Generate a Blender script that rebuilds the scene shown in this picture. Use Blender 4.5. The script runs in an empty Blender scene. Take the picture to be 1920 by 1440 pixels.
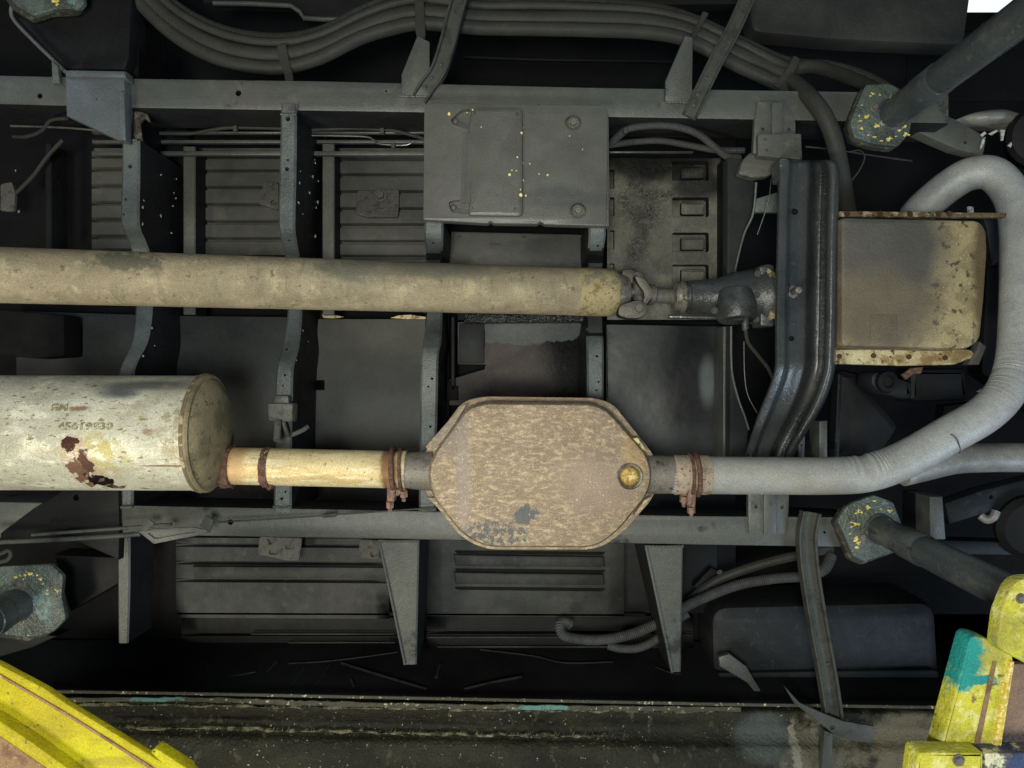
import bpy, bmesh, math, random
from mathutils import Vector, Matrix, geometry
random.seed(7)
sc = bpy.context.scene
C = sc.collection
PI = math.pi
# ------------------------------------------------------------------ camera, world, lamps, exposure
# The camera lies on its back on the workshop floor side and looks straight up at a raised van:
# +X = image right (front of the van), +Y = image down, +Z = up (away from the camera).
F = 1450.0                                   # focal length in photo pixels (1920 px wide)
cam = bpy.data.cameras.new('camera'); cam_o = bpy.data.objects.new('camera', cam); C.objects.link(cam_o)
cam.sensor_width = 36; cam.lens = 36 * F / 1920; cam.clip_start = .02; cam.clip_end = 200
cam_o.location = (0, 0, 0); cam_o.rotation_euler = (PI, 0, 0)
sc.camera = cam_o
w = bpy.data.worlds.new('World'); sc.world = w; w.use_nodes = True
w.node_tree.nodes['Background'].inputs[0].default_value = (.75, .85, 1, 1)
w.node_tree.nodes['Background'].inputs[1].default_value = .012
def lamp(name, loc, target, size, power, col, sy=None):
    l = bpy.data.lights.new(name, 'AREA'); l.shape = 'RECTANGLE'; l.size = size; l.size_y = sy or size
    l.energy = power; l.color = col
    o = bpy.data.objects.new(name, l); C.objects.link(o); o.location = loc
    o.rotation_euler = (Vector(target) - Vector(loc)).to_track_quat('-Z', 'Y').to_euler()
    return o
lamp('work_lamp_centre', (-.15, .15, -.75), (-.05, .0, 1.5), .38, 35, (1, 1, .90))
lamp('work_lamp_rear', (-1.2, 1.15, -.35), (-.6, .15, 1.4), .4, 27, (1, .94, .76))
lamp('cool_fill_front', (2.4, 1.3, -.2), (1.0, .2, 1.5), .7, 30, (.62, .80, 1))  # added cool lamp, gives the lower right a bluish cast
lamp('door_daylight_rear', (-2.6, -1.3, .1), (-.7, -.3, 1.5), .9, 7, (.62, .8, 1))
lamp('door_daylight_side', (1.0, -2.6, .1), (.6, -.3, 1.5), 1.0, 6, (.70, .88, 1))
sc.view_settings.view_transform = 'Standard'; sc.view_settings.look = 'None'
sc.view_settings.exposure = 0.0; sc.view_settings.gamma = 1
sc.render.engine = 'CYCLES'; sc.cycles.use_denoising = True; sc.cycles.max_bounces = 6

# ------------------------------------------------------------------ helpers
ORG = {}
def P(x, y, z): return Vector(((x - 960) * z / F, (y - 720) * z / F, z))
def S(px, z): return px * z / F
def thing(name, label, cat, at, group=None, kind=None):
    o = bpy.data.objects.new(name, None); C.objects.link(o); o.location = at; o.empty_display_size = .05
    o['label'] = label; o['category'] = cat
    if group: o['group'] = group
    if kind: o['kind'] = kind
    ORG[o.name] = Vector(at); return o
def org(o): return ORG[o.name] if o is not None else Vector((0, 0, 0))
def M(name, vf, m, parent, label=None, sharp=35, side=None):
    me = bpy.data.meshes.new(name); g = org(parent)
    me.from_pydata([tuple(Vector(v) - g) for v in vf[0]], [], vf[1]); me.validate()
    bm = bmesh.new(); bm.from_mesh(me); bmesh.ops.remove_doubles(bm, verts=bm.verts, dist=1e-6)
    bmesh.ops.recalc_face_normals(bm, faces=bm.faces); bm.to_mesh(me); bm.free()
    for p in me.polygons: p.use_smooth = True
    me.set_sharp_from_angle(angle=math.radians(sharp))
    me.materials.append(m)
    if side:
        me.materials.append(side)
        for p in me.polygons:
            if abs(p.normal.z) < .45: p.material_index = 1  # upright faces get the second, darker colour that imitates shade
    o = bpy.data.objects.new(name, me); C.objects.link(o); o.parent = parent
    ORG[o.name] = g
    if label: o['label'] = label
    return o
def join(*vfs):
    V, Fc = [], []
    for v, f in vfs:
        n = len(V); V += list(v); Fc += [tuple(i + n for i in q) for q in f]
    return V, Fc
def area2(p): return sum(p[i][0] * p[(i + 1) % len(p)][1] - p[(i + 1) % len(p)][0] * p[i][1] for i in range(len(p)))
def offset(p, d):
    n = len(p); out = []
    for i in range(n):
        a, b, c = p[i - 1], p[i], p[(i + 1) % n]
        e1 = Vector((b[0] - a[0], b[1] - a[1])); e2 = Vector((c[0] - b[0], c[1] - b[1]))
        if e1.length < 1e-9 or e2.length < 1e-9: out.append((b[0], b[1])); continue
        e1.normalize(); e2.normalize()
        n1 = Vector((-e1.y, e1.x)); n2 = Vector((-e2.y, e2.x)); m = n1 + n2
        if m.length < 1e-6: m = n1
        m.normalize(); k = d / max(.45, m.dot(n1)); out.append((b[0] + m.x * k, b[1] + m.y * k))
    return out
def rnd(pts, r, n=5):
    """round the corners of a pixel polygon; r a number or one per corner"""
    out = []; N = len(pts)
    for i in range(N):
        rr = r[i] if isinstance(r, (list, tuple)) else r
        b = Vector(pts[i]); a = Vector(pts[i - 1]); c = Vector(pts[(i + 1) % N])
        d1 = a - b; d2 = c - b; q = min(rr, d1.length * .49, d2.length * .49)
        if q < .2: out.append(tuple(b)); continue
        s = b + d1.normalized() * q; e = b + d2.normalized() * q
        for k in range(n + 1):
            t = k / n; out.append(tuple(s * (1 - t) ** 2 + b * 2 * t * (1 - t) + e * t * t))
    return out
def box(x0, y0, x1, y1): return [(x0, y0), (x1, y0), (x1, y1), (x0, y1)]
def circ(x, y, r, n=14, ry=None): return [(x + r * math.cos(2 * PI * k / n), y + (ry or r) * math.sin(2 * PI * k / n)) for k in range(n)]
def prism(pts, z, h, b=.002, holes=(), dish=0):
    """pixel polygon at depth z (underside) extruded upward by h; holes = (polygon, depth)"""
    W = [P(p[0], p[1], p[2] if len(p) > 2 else z) for p in pts]
    xy = [(v.x, v.y) for v in W]; zz = [v.z for v in W]
    if area2(xy) < 0: xy.reverse(); zz.reverse()
    n = len(xy); V = []; Fc = []
    b = min(b, h * .6)
    lv = [(0, h), (0, b), (.3 * b, .3 * b), (b, 0)] if b > 0 else [(0, h), (0, 0)]
    for d, up in lv:
        q = offset(xy, d) if d else xy
        V += [Vector((q[i][0], q[i][1], zz[i] + up)) for i in range(n)]
    for k in range(len(lv) - 1):
        for i in range(n):
            j = (i + 1) % n; Fc.append((k * n + i, k * n + j, k * n + n + j, k * n + n + i))
    Fc.append(tuple(range(n - 1, -1, -1)))
    base = (len(lv) - 1) * n
    loops = [[V[base + i] for i in range(n)]]; idx = list(range(base, base + n))
    for hp, hd in holes:
        hw = [P(p[0], p[1], z) for p in hp]
        if area2([(v.x, v.y) for v in hw]) > 0: hw.reverse()
        s = len(V); V += hw; V += [v + Vector((0, 0, hd)) for v in hw]; m = len(hw)
        for i in range(m):
            j = (i + 1) % m; Fc.append((s + i, s + j, s + m + j, s + m + i))
        Fc.append(tuple(range(s + m, s + 2 * m))); loops.append(hw); idx += list(range(s, s + m))
    flat = [[Vector((v.x, v.y, 0)) for v in l] for l in loops]
    for t in geometry.tessellate_polygon(flat): Fc.append(tuple(idx[i] for i in t))
    return V, Fc
def cat(pts, n=8, closed=False):
    """Catmull-Rom through points (Vectors)"""
    out = []; N = len(pts)
    for i in range(N - 1):
        p0 = pts[max(i - 1, 0)]; p1 = pts[i]; p2 = pts[i + 1]; p3 = pts[min(i + 2, N - 1)]
        for k in range(n):
            t = k / n
            out.append(.5 * ((2 * p1) + (p2 - p0) * t + (2 * p0 - 5 * p1 + 4 * p2 - p3) * t * t + (3 * p1 - p0 - 3 * p2 + p3) * t ** 3))
    out.append(pts[-1].copy()); return out
def resample(pts, step):
    out = [pts[0]]; acc = 0
    for a, b in zip(pts, pts[1:]):
        L = (b - a).length; pos = step - acc
        while pos <= L:
            out.append(a.lerp(b, pos / L)); pos += step
        acc = L - (pos - step)
    if (out[-1] - pts[-1]).length > step * .3: out.append(pts[-1])
    return out
def tube(path, r, n=16, rf=None, step=None, smooth=8, caps=True, up=Vector((0, 0, 1))):
    """path = (px, py, z) points; rf(s, L, theta) scales the radius"""
    p = [P(*q) for q in path]
    if smooth: p = cat(p, smooth)
    if step: p = resample(p, step)
    L = [0]
    for a, b in zip(p, p[1:]): L.append(L[-1] + (b - a).length)
    V = []; Fc = []; T = (p[1] - p[0]).normalized(); N = T.orthogonal().normalized()
    if abs(T.dot(up)) < .95: N = (up - T * up.dot(T)).normalized()
    for i, c in enumerate(p):
        T = (p[min(i + 1, len(p) - 1)] - p[max(i - 1, 0)]).normalized()
        N = (N - T * N.dot(T)).normalized(); B = T.cross(N)
        for k in range(n):
            th = 2 * PI * k / n; rr = r(L[i] / L[-1]) if callable(r) else r
            if rf: rr *= rf(L[i], L[-1], th)
            V.append(c + (N * math.cos(th) + B * math.sin(th)) * rr)
    for i in range(len(p) - 1):
        for k in range(n):
            j = (k + 1) % n; Fc.append((i * n + k, i * n + j, i * n + n + j, i * n + n + k))
    if caps: Fc.append(tuple(range(n))); Fc.append(tuple(range(len(V) - n, len(V))))
    return V, Fc
def rings(c0, d, prof, n=32, cap=True):
    """lathe about the line c0 + s*d; prof = (s, radius)"""
    d = d.normalized(); N = d.orthogonal().normalized(); B = d.cross(N); V = []; Fc = []
    for s, r in prof:
        for k in range(n):
            th = 2 * PI * k / n; V.append(c0 + d * s + (N * math.cos(th) + B * math.sin(th)) * r)
    for i in range(len(prof) - 1):
        for k in range(n):
            j = (k + 1) % n; Fc.append((i * n + k, i * n + j, i * n + n + j, i * n + n + k))
    if cap: Fc.append(tuple(range(n))); Fc.append(tuple(range(len(V) - n, len(V))))
    return V, Fc
def grid(sec, n=5, close=False, lin=False):
    """smooth sheet through sections, each a list of (px, py, z)"""
    cols = [cat([P(*s[k]) for s in sec], n) for k in range(len(sec[0]))]
    R = len(cols[0]); K = len(cols); V = []; Fc = []
    for i in range(R):
        row = cat([cols[k][i] for k in range(K)], 4) if not close and not lin else [cols[k][i] for k in range(K)]
        V += row; m = len(row)
    for i in range(R - 1):
        for k in range(m - (0 if close else 1)):
            j = (k + 1) % m; Fc.append((i * m + k, i * m + j, (i + 1) * m + j, (i + 1) * m + k))
    return V, Fc
def beam(sec, top, b=.003, n=6):
    """box beam: sections (xL, xR, y, z); underside follows z, sides rise to depth top"""
    def lerp(s):
        return cat([Vector((a, c, 0)) for a, c in s], n)
    A = cat([P(s[0], s[2], s[3]) for s in sec], n); B = cat([P(s[1], s[2], s[3]) for s in sec], n)
    V = []; Fc = []
    for a, c in zip(A, B):
        u = Vector((b, 0, 0)); t = top
        V += [Vector((a.x, a.y, t)), a + Vector((0, 0, b)), a + u, c - u, c + Vector((0, 0, b)), Vector((c.x, c.y, t))]
    R = len(A)
    for i in range(R - 1):
        for k in range(6):
            j = (k + 1) % 6; Fc.append((i * 6 + k, i * 6 + j, i * 6 + 6 + j, i * 6 + 6 + k))
    Fc.append(tuple(range(6))); Fc.append(tuple(range(len(V) - 6, len(V))))
    return V, Fc
def cut(o, holes, depth=.02):
    """drill real round holes (px, py, z, r px) into a part"""
    vs = []
    for x, y, z, r in holes:
        c = P(x, y, z); rr = S(r, z); vs.append(rings(c - Vector((0, 0, .006)), Vector((0, 0, 1)), [(0, rr), (depth + .006, rr)], 12))
    co = M('cutter', join(*vs), o.data.materials[0], None)
    co.location = -ORG[o.name]
    md = o.modifiers.new('b', 'BOOLEAN'); md.operation = 'DIFFERENCE'; md.object = co; md.solver = 'EXACT'
    # evaluate in the part's own frame
    par = o.parent; o.parent = None; o.location = (0, 0, 0)
    bpy.context.view_layer.update()
    me = bpy.data.meshes.new_from_object(o.evaluated_get(bpy.context.evaluated_depsgraph_get()))
    o.modifiers.clear()
    if len(me.polygons) > 4:
        for p in me.polygons: p.use_smooth = True
        me.set_sharp_from_angle(angle=math.radians(28)); o.data = me
    o.parent = par; bpy.data.objects.remove(co)
BM = {}
def bolt(parent, x, y, z, r, m, name='bolt', washer=True, h=.006, round_=False, hexang=0):
    key = (name, m.name, round_, washer, round(h, 4))
    if key not in BM:
        vf = []
        if washer: vf.append(rings(Vector((0, 0, 0)), Vector((0, 0, -1)), [(-.001, 1.45), (.12, 1.45), (.2, 1.35), (.2, .9)], 18))
        nn = 16 if round_ else 6
        vf.append(rings(Vector((0, 0, 0)), Vector((0, 0, -1)), [(0, 1), (.75, 1), (.9, .88), (.92, .5)] if not round_ else [(0, 1), (.25, .95), (.5, .7), (.58, .3)], nn))
        V, Fc = join(*vf); me = bpy.data.meshes.new(name); me.from_pydata([tuple(v) for v in V], [], Fc)
        for p in me.polygons: p.use_smooth = True
        me.set_sharp_from_angle(angle=math.radians(35)); me.materials.append(m); BM[key] = me
    o = bpy.data.objects.new(name, BM[key]); C.objects.link(o); o.parent = parent
    o.location = P(x, y, z) - org(parent); rr = S(r, z); o.scale = (rr, rr, rr); o.rotation_euler = (0, 0, hexang or random.random() * 3)
    ORG[o.name] = P(x, y, z); return o

# ------------------------------------------------------------------ materials
def mat(name, col, rough=.5, metal=0.0, layers=(), bump=(900, .25, .0006), bump2=None, spec=.14, o=Vector((0, 0, 0)), grain=.15):
    m = bpy.data.materials.new(name); m.use_nodes = True; nt = m.node_tree; N = nt.nodes; Lk = nt.links
    bs = N['Principled BSDF']; bs.inputs['Metallic'].default_value = metal
    bs.inputs['Specular IOR Level'].default_value = spec
    tc = N.new('ShaderNodeTexCoord').outputs['Object']
    def noise(scale, stretch=None, det=6, rg=.6, off=None):
        src = tc
        if stretch or off:
            mp = N.new('ShaderNodeMapping'); Lk.new(tc, mp.inputs[0])
            if stretch: mp.inputs['Scale'].default_value = stretch
            if off: mp.inputs['Location'].default_value = off
            src = mp.outputs[0]
        n = N.new('ShaderNodeTexNoise'); n.inputs['Scale'].default_value = scale; n.inputs['Detail'].default_value = det
        n.inputs['Roughness'].default_value = rg; Lk.new(src, n.inputs['Vector']); return n.outputs['Fac']
    def ramp(src, lo, hi, a=0, b=1):
        r = N.new('ShaderNodeMapRange'); r.interpolation_type = 'SMOOTHSTEP'
        r.inputs['From Min'].default_value = lo; r.inputs['From Max'].default_value = hi
        r.inputs['To Min'].default_value = a; r.inputs['To Max'].default_value = b
        Lk.new(src, r.inputs['Value']); return r.outputs[0]
    def math_(op, a, b):
        q = N.new('ShaderNodeMath'); q.operation = op
        for i, v in enumerate((a, b)):
            if isinstance(v, (int, float)): q.inputs[i].default_value = v
            else: Lk.new(v, q.inputs[i])
        return q.outputs[0]
    rgb = N.new('ShaderNodeRGB'); rgb.outputs[0].default_value = (*col, 1); cs = rgb.outputs[0]
    vr = N.new('ShaderNodeValue'); vr.outputs[0].default_value = rough; rs = vr.outputs[0]
    for i, l in enumerate(layers):
        if l['t'] == 'noise':
            mk = ramp(noise(l['s'], l.get('st'), l.get('det', 6), l.get('rg', .6), (i * 3.1, i * 1.7, 0)), l['lo'], l['hi'])
        elif l['t'] == 'blob':
            c = Vector(l['c0']) - o
            v1 = N.new('ShaderNodeVectorMath'); v1.operation = 'SUBTRACT'; Lk.new(tc, v1.inputs[0]); v1.inputs[1].default_value = c
            v2 = N.new('ShaderNodeVectorMath'); v2.operation = 'DIVIDE'; Lk.new(v1.outputs[0], v2.inputs[0]); v2.inputs[1].default_value = l['rad']
            v3 = N.new('ShaderNodeVectorMath'); v3.operation = 'LENGTH'; Lk.new(v2.outputs[0], v3.inputs[0])
            nn = noise(l.get('ns', 40), None, 6, .65, (i * 2.3, i, i * .7))
            d = math_('ADD', v3.outputs['Value'], math_('MULTIPLY', math_('SUBTRACT', nn, .5), l.get('n', 1.2)))
            mk = ramp(d, 1 + l.get('e', .15), 1 - l.get('e', .15)) if False else ramp(d, 1 - l.get('e', .15), 1 + l.get('e', .15), 1, 0)
        if 'm' in l:
            s, lo, hi = l['m']; mk = math_('MULTIPLY', mk, ramp(noise(s, None, 6, .65, (i * 5, 2, 1)), lo, hi))
        if 'a' in l: mk = math_('MULTIPLY', mk, l['a'])
        mx = N.new('ShaderNodeMix'); mx.data_type = 'RGBA'; Lk.new(mk, mx.inputs['Factor']); Lk.new(cs, mx.inputs['A']); mx.inputs['B'].default_value = (*l['c'], 1)
        cs = mx.outputs['Result']
        if 'r' in l:
            mr = N.new('ShaderNodeMix'); Lk.new(mk, mr.inputs['Factor']); Lk.new(rs, mr.inputs['A']); mr.inputs['B'].default_value = l['r']; rs = mr.outputs['Result']
    gr = math_('MULTIPLY', ramp(noise(430, None, 2, .5, (9, 4, 2)), .3, .7, 1 - grain, 1 + grain), ramp(noise(22, None, 5, .6, (3, 8, 1)), .3, .7, 1 - grain * .6, 1 + grain * .6))
    vm = N.new('ShaderNodeVectorMath'); vm.operation = 'SCALE'; Lk.new(cs, vm.inputs[0]); Lk.new(gr, vm.inputs['Scale']); cs = vm.outputs[0]
    Lk.new(cs, bs.inputs['Base Color'])
    rs = math_('ADD', rs, math_('MULTIPLY', math_('SUBTRACT', noise(60), .5), .25)); Lk.new(rs, bs.inputs['Roughness'])
    prev = None
    for bb in (bump, bump2):
        if bb:
            bn = N.new('ShaderNodeBump'); bn.inputs['Strength'].default_value = bb[1]; bn.inputs['Distance'].default_value = bb[2]
            Lk.new(noise(bb[0], None, 3, .6, (7, 7, 7)), bn.inputs['Height'])
            if prev: Lk.new(prev, bn.inputs['Normal'])
            prev = bn.outputs[0]
    if prev: Lk.new(prev, bs.inputs['Normal'])
    return m
def nz(s, lo, hi, c, **k): return dict(t='noise', s=s, lo=lo, hi=hi, c=c, **k)
def bl(c0, rad, c, **k): return dict(t='blob', c0=c0, rad=rad, c=c, **k)
G = (.080, .086, .082)
m_frame = mat('undercoat_frame_paint', (.078, .081, .071), .42, layers=[nz(4, .4, .7, (.060, .066, .062)), nz(35, .55, .75, (.115, .113, .095), a=.6), nz(260, .69, .75, (.20, .20, .17), a=.5), nz(11, .60, .68, (.036, .038, .038), r=.25), nz(26, .66, .71, (.12, .095, .065), a=.6)], bump=(420, .5, .0012), bump2=(60, .3, .002), spec=.5)
m_cross = mat('crossmember_paint', (.092, .105, .102), .42, layers=[nz(9, .42, .7, (.05, .056, .058)), nz(300, .70, .74, (.25, .25, .23), a=.8)], bump=(300, .7, .0016), bump2=(70, .6, .003), spec=.4)
m_floor = mat('floor_pan_paint', (.068, .069, .061), .5, layers=[nz(3.5, .4, .65, (.034, .036, .034)), nz(30, .55, .7, (.09, .088, .072), a=.5), nz(420, .7, .75, (.13, .13, .12), a=.6)], bump=(500, .4, .0009), bump2=(40, .2, .002), spec=.3)
m_floor2 = mat('flat_panel_paint', (.036, .040, .041), .5, layers=[nz(4, .35, .7, (.020, .022, .024)), nz(420, .71, .75, (.15, .15, .14), a=.6)], bump=(500, .35, .0008), bump2=(18, .15, .004))
m_dark = mat('dark_undercoat_and_shade', (.010, .0105, .011), .55, layers=[nz(6, .4, .7, (.006, .006, .007)), nz(300, .72, .76, (.05, .05, .05), a=.4)], bump=(350, .5, .001))  # dark undercoat; also paints shade on the inner sill side and left flange
m_black = mat('black_recess_shade', (.006, .006, .0065), .8, layers=[nz(8, .45, .7, (.004, .004, .0045))], bump=(300, .3, .001))  # near-black colour makes deep recesses read as unlit
m_side_shade = mat('side_face_shade', (.016, .017, .018), .5, layers=[nz(9, .45, .7, (.010, .011, .012)), nz(120, .66, .70, (.05, .052, .05)), nz(330, .70, .74, (.12, .12, .11), a=.8)], bump=(380, .5, .0012), bump2=(40, .4, .003))  # near-black colour paints shade onto upright side faces; pale specks on top
m_out = mat('outboard_floor_paint', (.042, .044, .042), .45, layers=[nz(5, .4, .62, (.020, .022, .022)), nz(40, .55, .7, (.06, .06, .054), a=.5), nz(420, .7, .75, (.12, .12, .11), a=.6)], bump=(420, .5, .0012), bump2=(40, .4, .003))
m_gloss = mat('oily_black_paint', (.048, .053, .055), .25, layers=[nz(8, .45, .7, (.028, .032, .034)), nz(60, .6, .75, (.09, .095, .09), a=.5, r=.4)], bump=(230, .6, .0015), bump2=(40, .3, .002), spec=.6)
m_rubber = mat('black_rubber', (.036, .037, .033), .55, layers=[nz(14, .45, .7, (.035, .035, .033)), nz(200, .62, .72, (.085, .083, .072), a=.5)], bump=(260, .4, .001))
m_corr = mat('grey_corrugated_plastic', (.06, .062, .062), .5, layers=[nz(30, .5, .7, (.05, .052, .055))], bump=None)
m_steel = mat('dirty_steel', (.20, .19, .17), .5, .5, layers=[nz(60, .45, .65, (.09, .075, .06)), nz(300, .6, .7, (.3, .28, .24))], bump=(300, .4, .001))
m_boltd = mat('painted_bolt', (.07, .074, .07), .4, .2, layers=[nz(120, .5, .7, (.12, .115, .1))], bump=(300, .4, .0008))
m_rust = mat('rusty_steel', (.10, .055, .04), .75, .1, layers=[nz(120, .45, .6, (.17, .10, .075)), nz(300, .62, .7, (.05, .03, .025))], bump=(260, .9, .002))
m_rustp = mat('pinkish_rusty_clamp', (.25, .16, .125), .7, .1, layers=[nz(150, .45, .6, (.14, .085, .07)), nz(300, .62, .7, (.35, .25, .2))], bump=(260, .8, .002))
m_steelg = mat('grey_bolt_metal', (.16, .155, .135), .35, .3, layers=[nz(120, .5, .65, (.10, .095, .085))], bump=(300, .5, .001))
m_line = mat('metal_brake_line', (.11, .115, .115), .35, .6, layers=[nz(60, .5, .7, (.08, .08, .075))], bump=None)
m_white = mat('white_paint', (.42, .43, .42), .5, layers=[nz(120, .5, .6, (.2, .2, .2))])

# ================================================================== FRAME
fr = thing('chassis_frame', 'dark grey welded ladder frame of two long rails and arched crossmembers', 'chassis frame', P(960, 720, 1.55))
zr = 1.45
rt = [(-60, 139), (240, 146), (600, 151), (1100, 163), (1600, 171), (1780, 176), (1780, 232), (1600, 228), (1150, 220), (780, 211), (270, 203), (-60, 194)]
o = M('rail', prism(rt, zr, .11, .004, [(circ(75, 180, 5), .03), (circ(447, 175, 5.5), .03), (circ(724, 171, 2), .02), (circ(1010, 197, 2), .02)]), m_frame, fr, side=m_side_shade)
rb = [(225, 947), (700, 956), (1300, 967), (1560, 969), (1610, 972), (1610, 1027), (1300, 1022), (700, 1011), (225, 1003)]
o2 = M('rail', prism(rb, zr, .11, .004, [(circ(432, 979, 5.5), .03), (circ(1546, 998, 2.5), .02)]), m_frame, fr, side=m_side_shade)
M('rail', prism([(-60, 940), (80, 942), (60, 1010), (-60, 1010)], zr, .11, .004), m_frame, fr, 'short rear end of the lower rail')
# arched crossmembers : (xL, xR, y, z)
def xm(sec, top, drill, lbl=None):
    q = M('cross_member', beam(sec, top, .004), m_cross, fr, lbl, side=m_side_shade)
    try: cut(q, drill, .05)
    except Exception as e: print('cut failed', e)
    return q
z1 = 1.452
cm1 = xm([(228, 261, 262, z1), (227, 261, 330, z1), (225, 260, 400, z1), (228, 262, 428, z1 + .004), (240, 272, 452, 1.478), (246, 280, 480, 1.50), (252, 284, 560, 1.512), (252, 284, 590, 1.51), (246, 276, 640, 1.49), (228, 256, 680, 1.462), (220, 250, 710, z1), (219, 249, 780, z1), (219, 249, 952, z1)], 1.655,
   [(244, 312, z1, 4), (236, 374, z1, 2.5), (232, 402, z1, 2)])
cm2 = xm([(526, 556, 196, 1.447), (524, 555, 300, z1), (521, 553, 400, z1), (522, 553, 430, z1 + .002), (528, 557, 460, 1.475), (535, 562, 490, 1.50), (538, 566, 560, 1.515), (537, 565, 600, 1.51), (528, 560, 650, 1.475), (518, 550, 690, z1), (515, 548, 740, z1), (514, 546, 850, z1), (512, 546, 962, 1.448)], 1.655,
   [(540, 223, 1.449, 4.5), (540, 300, z1, 2.2), (538, 317, z1, 4), (541, 450, 1.465, 1.8), (537, 655, 1.47, 2.2), (535, 703, z1, 2.2), (531, 723, z1, 1.6), (528, 935, 1.449, 3), (535, 922, 1.449, 2.2)])
cm3 = xm([(796, 831, 412, z1 - .002), (795, 831, 440, z1 + .003), (798, 830, 470, 1.475), (800, 829, 500, 1.52), (801, 829, 560, 1.535), (799, 829, 600, 1.52), (793, 827, 640, 1.47), (789, 822, 670, z1), (787, 820, 760, z1), (786, 818, 850, z1), (785, 818, 958, 1.448)], 1.655,
   [(813, 456, 1.468, 2), (810, 710, z1, 2.6), (803, 725, z1, 2), (807, 800, z1, 2.4)])
cm4 = xm([(1104, 1136, 412, z1 - .002), (1104, 1136, 440, z1 + .003), (1102, 1132, 470, 1.48), (1100, 1130, 500, 1.55), (1100, 1129, 560, 1.57), (1099, 1129, 590, 1.55), (1099, 1130, 620, 1.49), (1100, 1132, 650, z1), (1101, 1132, 760, z1), (1102, 1132, 850, z1), (1102, 1132, 968, 1.448)], 1.655,
   [(1121, 461, 1.47, 2), (1119, 668, z1, 2.6), (1122, 716, z1, 2), (1118, 732, z1, 2)])
# thin stiffening flanges above each crossmember
for x0, x1, y0, y1, z in ((343, 366, 275, 590, 1.60), (604, 627, 270, 590, 1.60), (84, 96, 270, 470, 1.60), (845, 853, 595, 730, 1.62)):
    M('upper_flange', beam([(x0, x1, y0, z), (x0, x1, (y0 + y1) / 2, z), (x0, x1, y1, z)], 1.658, .002, 2), m_dark if x1 < 100 or x0 > 800 else m_frame, fr, side=m_side_shade)  # leftmost flange is coloured dark to imitate the shade of its bay
# flakes of bare primer on crossmember webs
m_fleck = mat('chipped_primer', (.26, .27, .25), .7, layers=[nz(200, .5, .6, (.2, .2, .19))], bump=None)
fl = []
for x, y, s in ((270, 376, 4), (302, 327, 4), (331, 335, 3), (326, 362, 2.5), (330, 372, 3.5), (268, 389, 4), (324, 386, 3), (302, 405, 4), (321, 437, 4), (267, 420, 4), (563, 321, 3), (586, 331, 4.5), (597, 340, 3.5), (562, 343, 3), (581, 361, 3.5), (560, 380, 4), (596, 379, 4), (593, 389, 3), (568, 401, 2), (591, 442, 4), (553, 264, 3.5), (590, 300, 2), (591, 306, 3), (285, 615, 3), (268, 668, 3.5), (290, 648, 2), (568, 620, 3), (578, 640, 1.6), (556, 675, 2), (35, 396, 4), (29, 320, 5)):
    X = 262 if x < 340 else 556
    if x < 100: zz = 1.65
    else:
        Xw = (X - 960) * 1.452 / F; zz = Xw * F / (x - 960) if abs(x - 960) > 1 else 1.5
        zz = min(max(zz - .0015, 1.455), 1.70)
    p = []
    for k in range(6):
        a = k * PI / 3 + random.random() * .5; rr = s * (.25 + random.random() * .8); p.append((x + rr * math.cos(a) * .6, y + rr * math.sin(a)))
    fl.append(prism(p, zz - .001, .0015, 0))
q = M('primer_chips', join(*fl), m_fleck, fr, 'pale chips on the shade-darkened crossmember webs'); q['kind'] = 'stuff'
def weld(pts, r=.0024):
    M('weld_bead', tube(pts, r, 8, smooth=3, step=.002, rf=lambda s, L_, th: 1 + .22 * math.sin(s * 900) + .12 * math.sin(s * 2100)), m_frame, fr)
for x0, x1, y in ((228, 258, 262), (526, 556, 214), (512, 546, 950), (785, 818, 955), (219, 249, 950)): weld([(x0, y, 1.4465), ((x0 + x1) / 2, y + 1.5, 1.4465), (x1, y, 1.4465)])
weld([(709, 1014, 1.452), (748, 1015, 1.452), (786, 1014, 1.452)]); weld([(1209, 1024, 1.452), (1245, 1025, 1.452), (1281, 1024, 1.452)])
weld([(752, 180, 1.446), (779, 181, 1.446), (806, 180, 1.446)], .0018); weld([(1247, 191, 1.446), (1270, 192, 1.446), (1298, 194, 1.446)], .0018)
weld([(557, 196, 1.446), (557, 206, 1.446)], .0018)
# rail joint brackets
def joint(pts, z, drill, ridges):
    q = M('joint_bracket', prism(pts, z, .012, .002, drill), m_frame, fr)
    for r in ridges: M('bracket_rib', prism(r, z - .006, .0055, .002), m_frame, q)
    return q
joint([(1420, 190), (1470, 192), (1492, 228), (1492, 292), (1412, 288), (1415, 226)], 1.444, [(circ(1430, 242, 3.5), .01), (circ(1479, 243, 3.5), .01)], [box(1447, 192, 1468, 290)])
joint([(1403, 922), (1480, 922), (1479, 960), (1474, 1003), (1404, 1001), (1403, 965)], 1.444, [(circ(1417, 950, 3.6), .01), (circ(1466, 951, 3.6), .01)], [box(1432, 924, 1456, 1002)])
M('joint_bracket', prism(rnd([(1421, 250), (1503, 250), (1505, 300), (1421, 292)], 4), 1.432, .02, .003), m_frame, fr)
for x, y in ((1435, 262), (1490, 262), (1437, 282), (1492, 285)): bolt(fr, x, y, 1.432, 3, m_boltd, 'rivet', False, round_=True)
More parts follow.
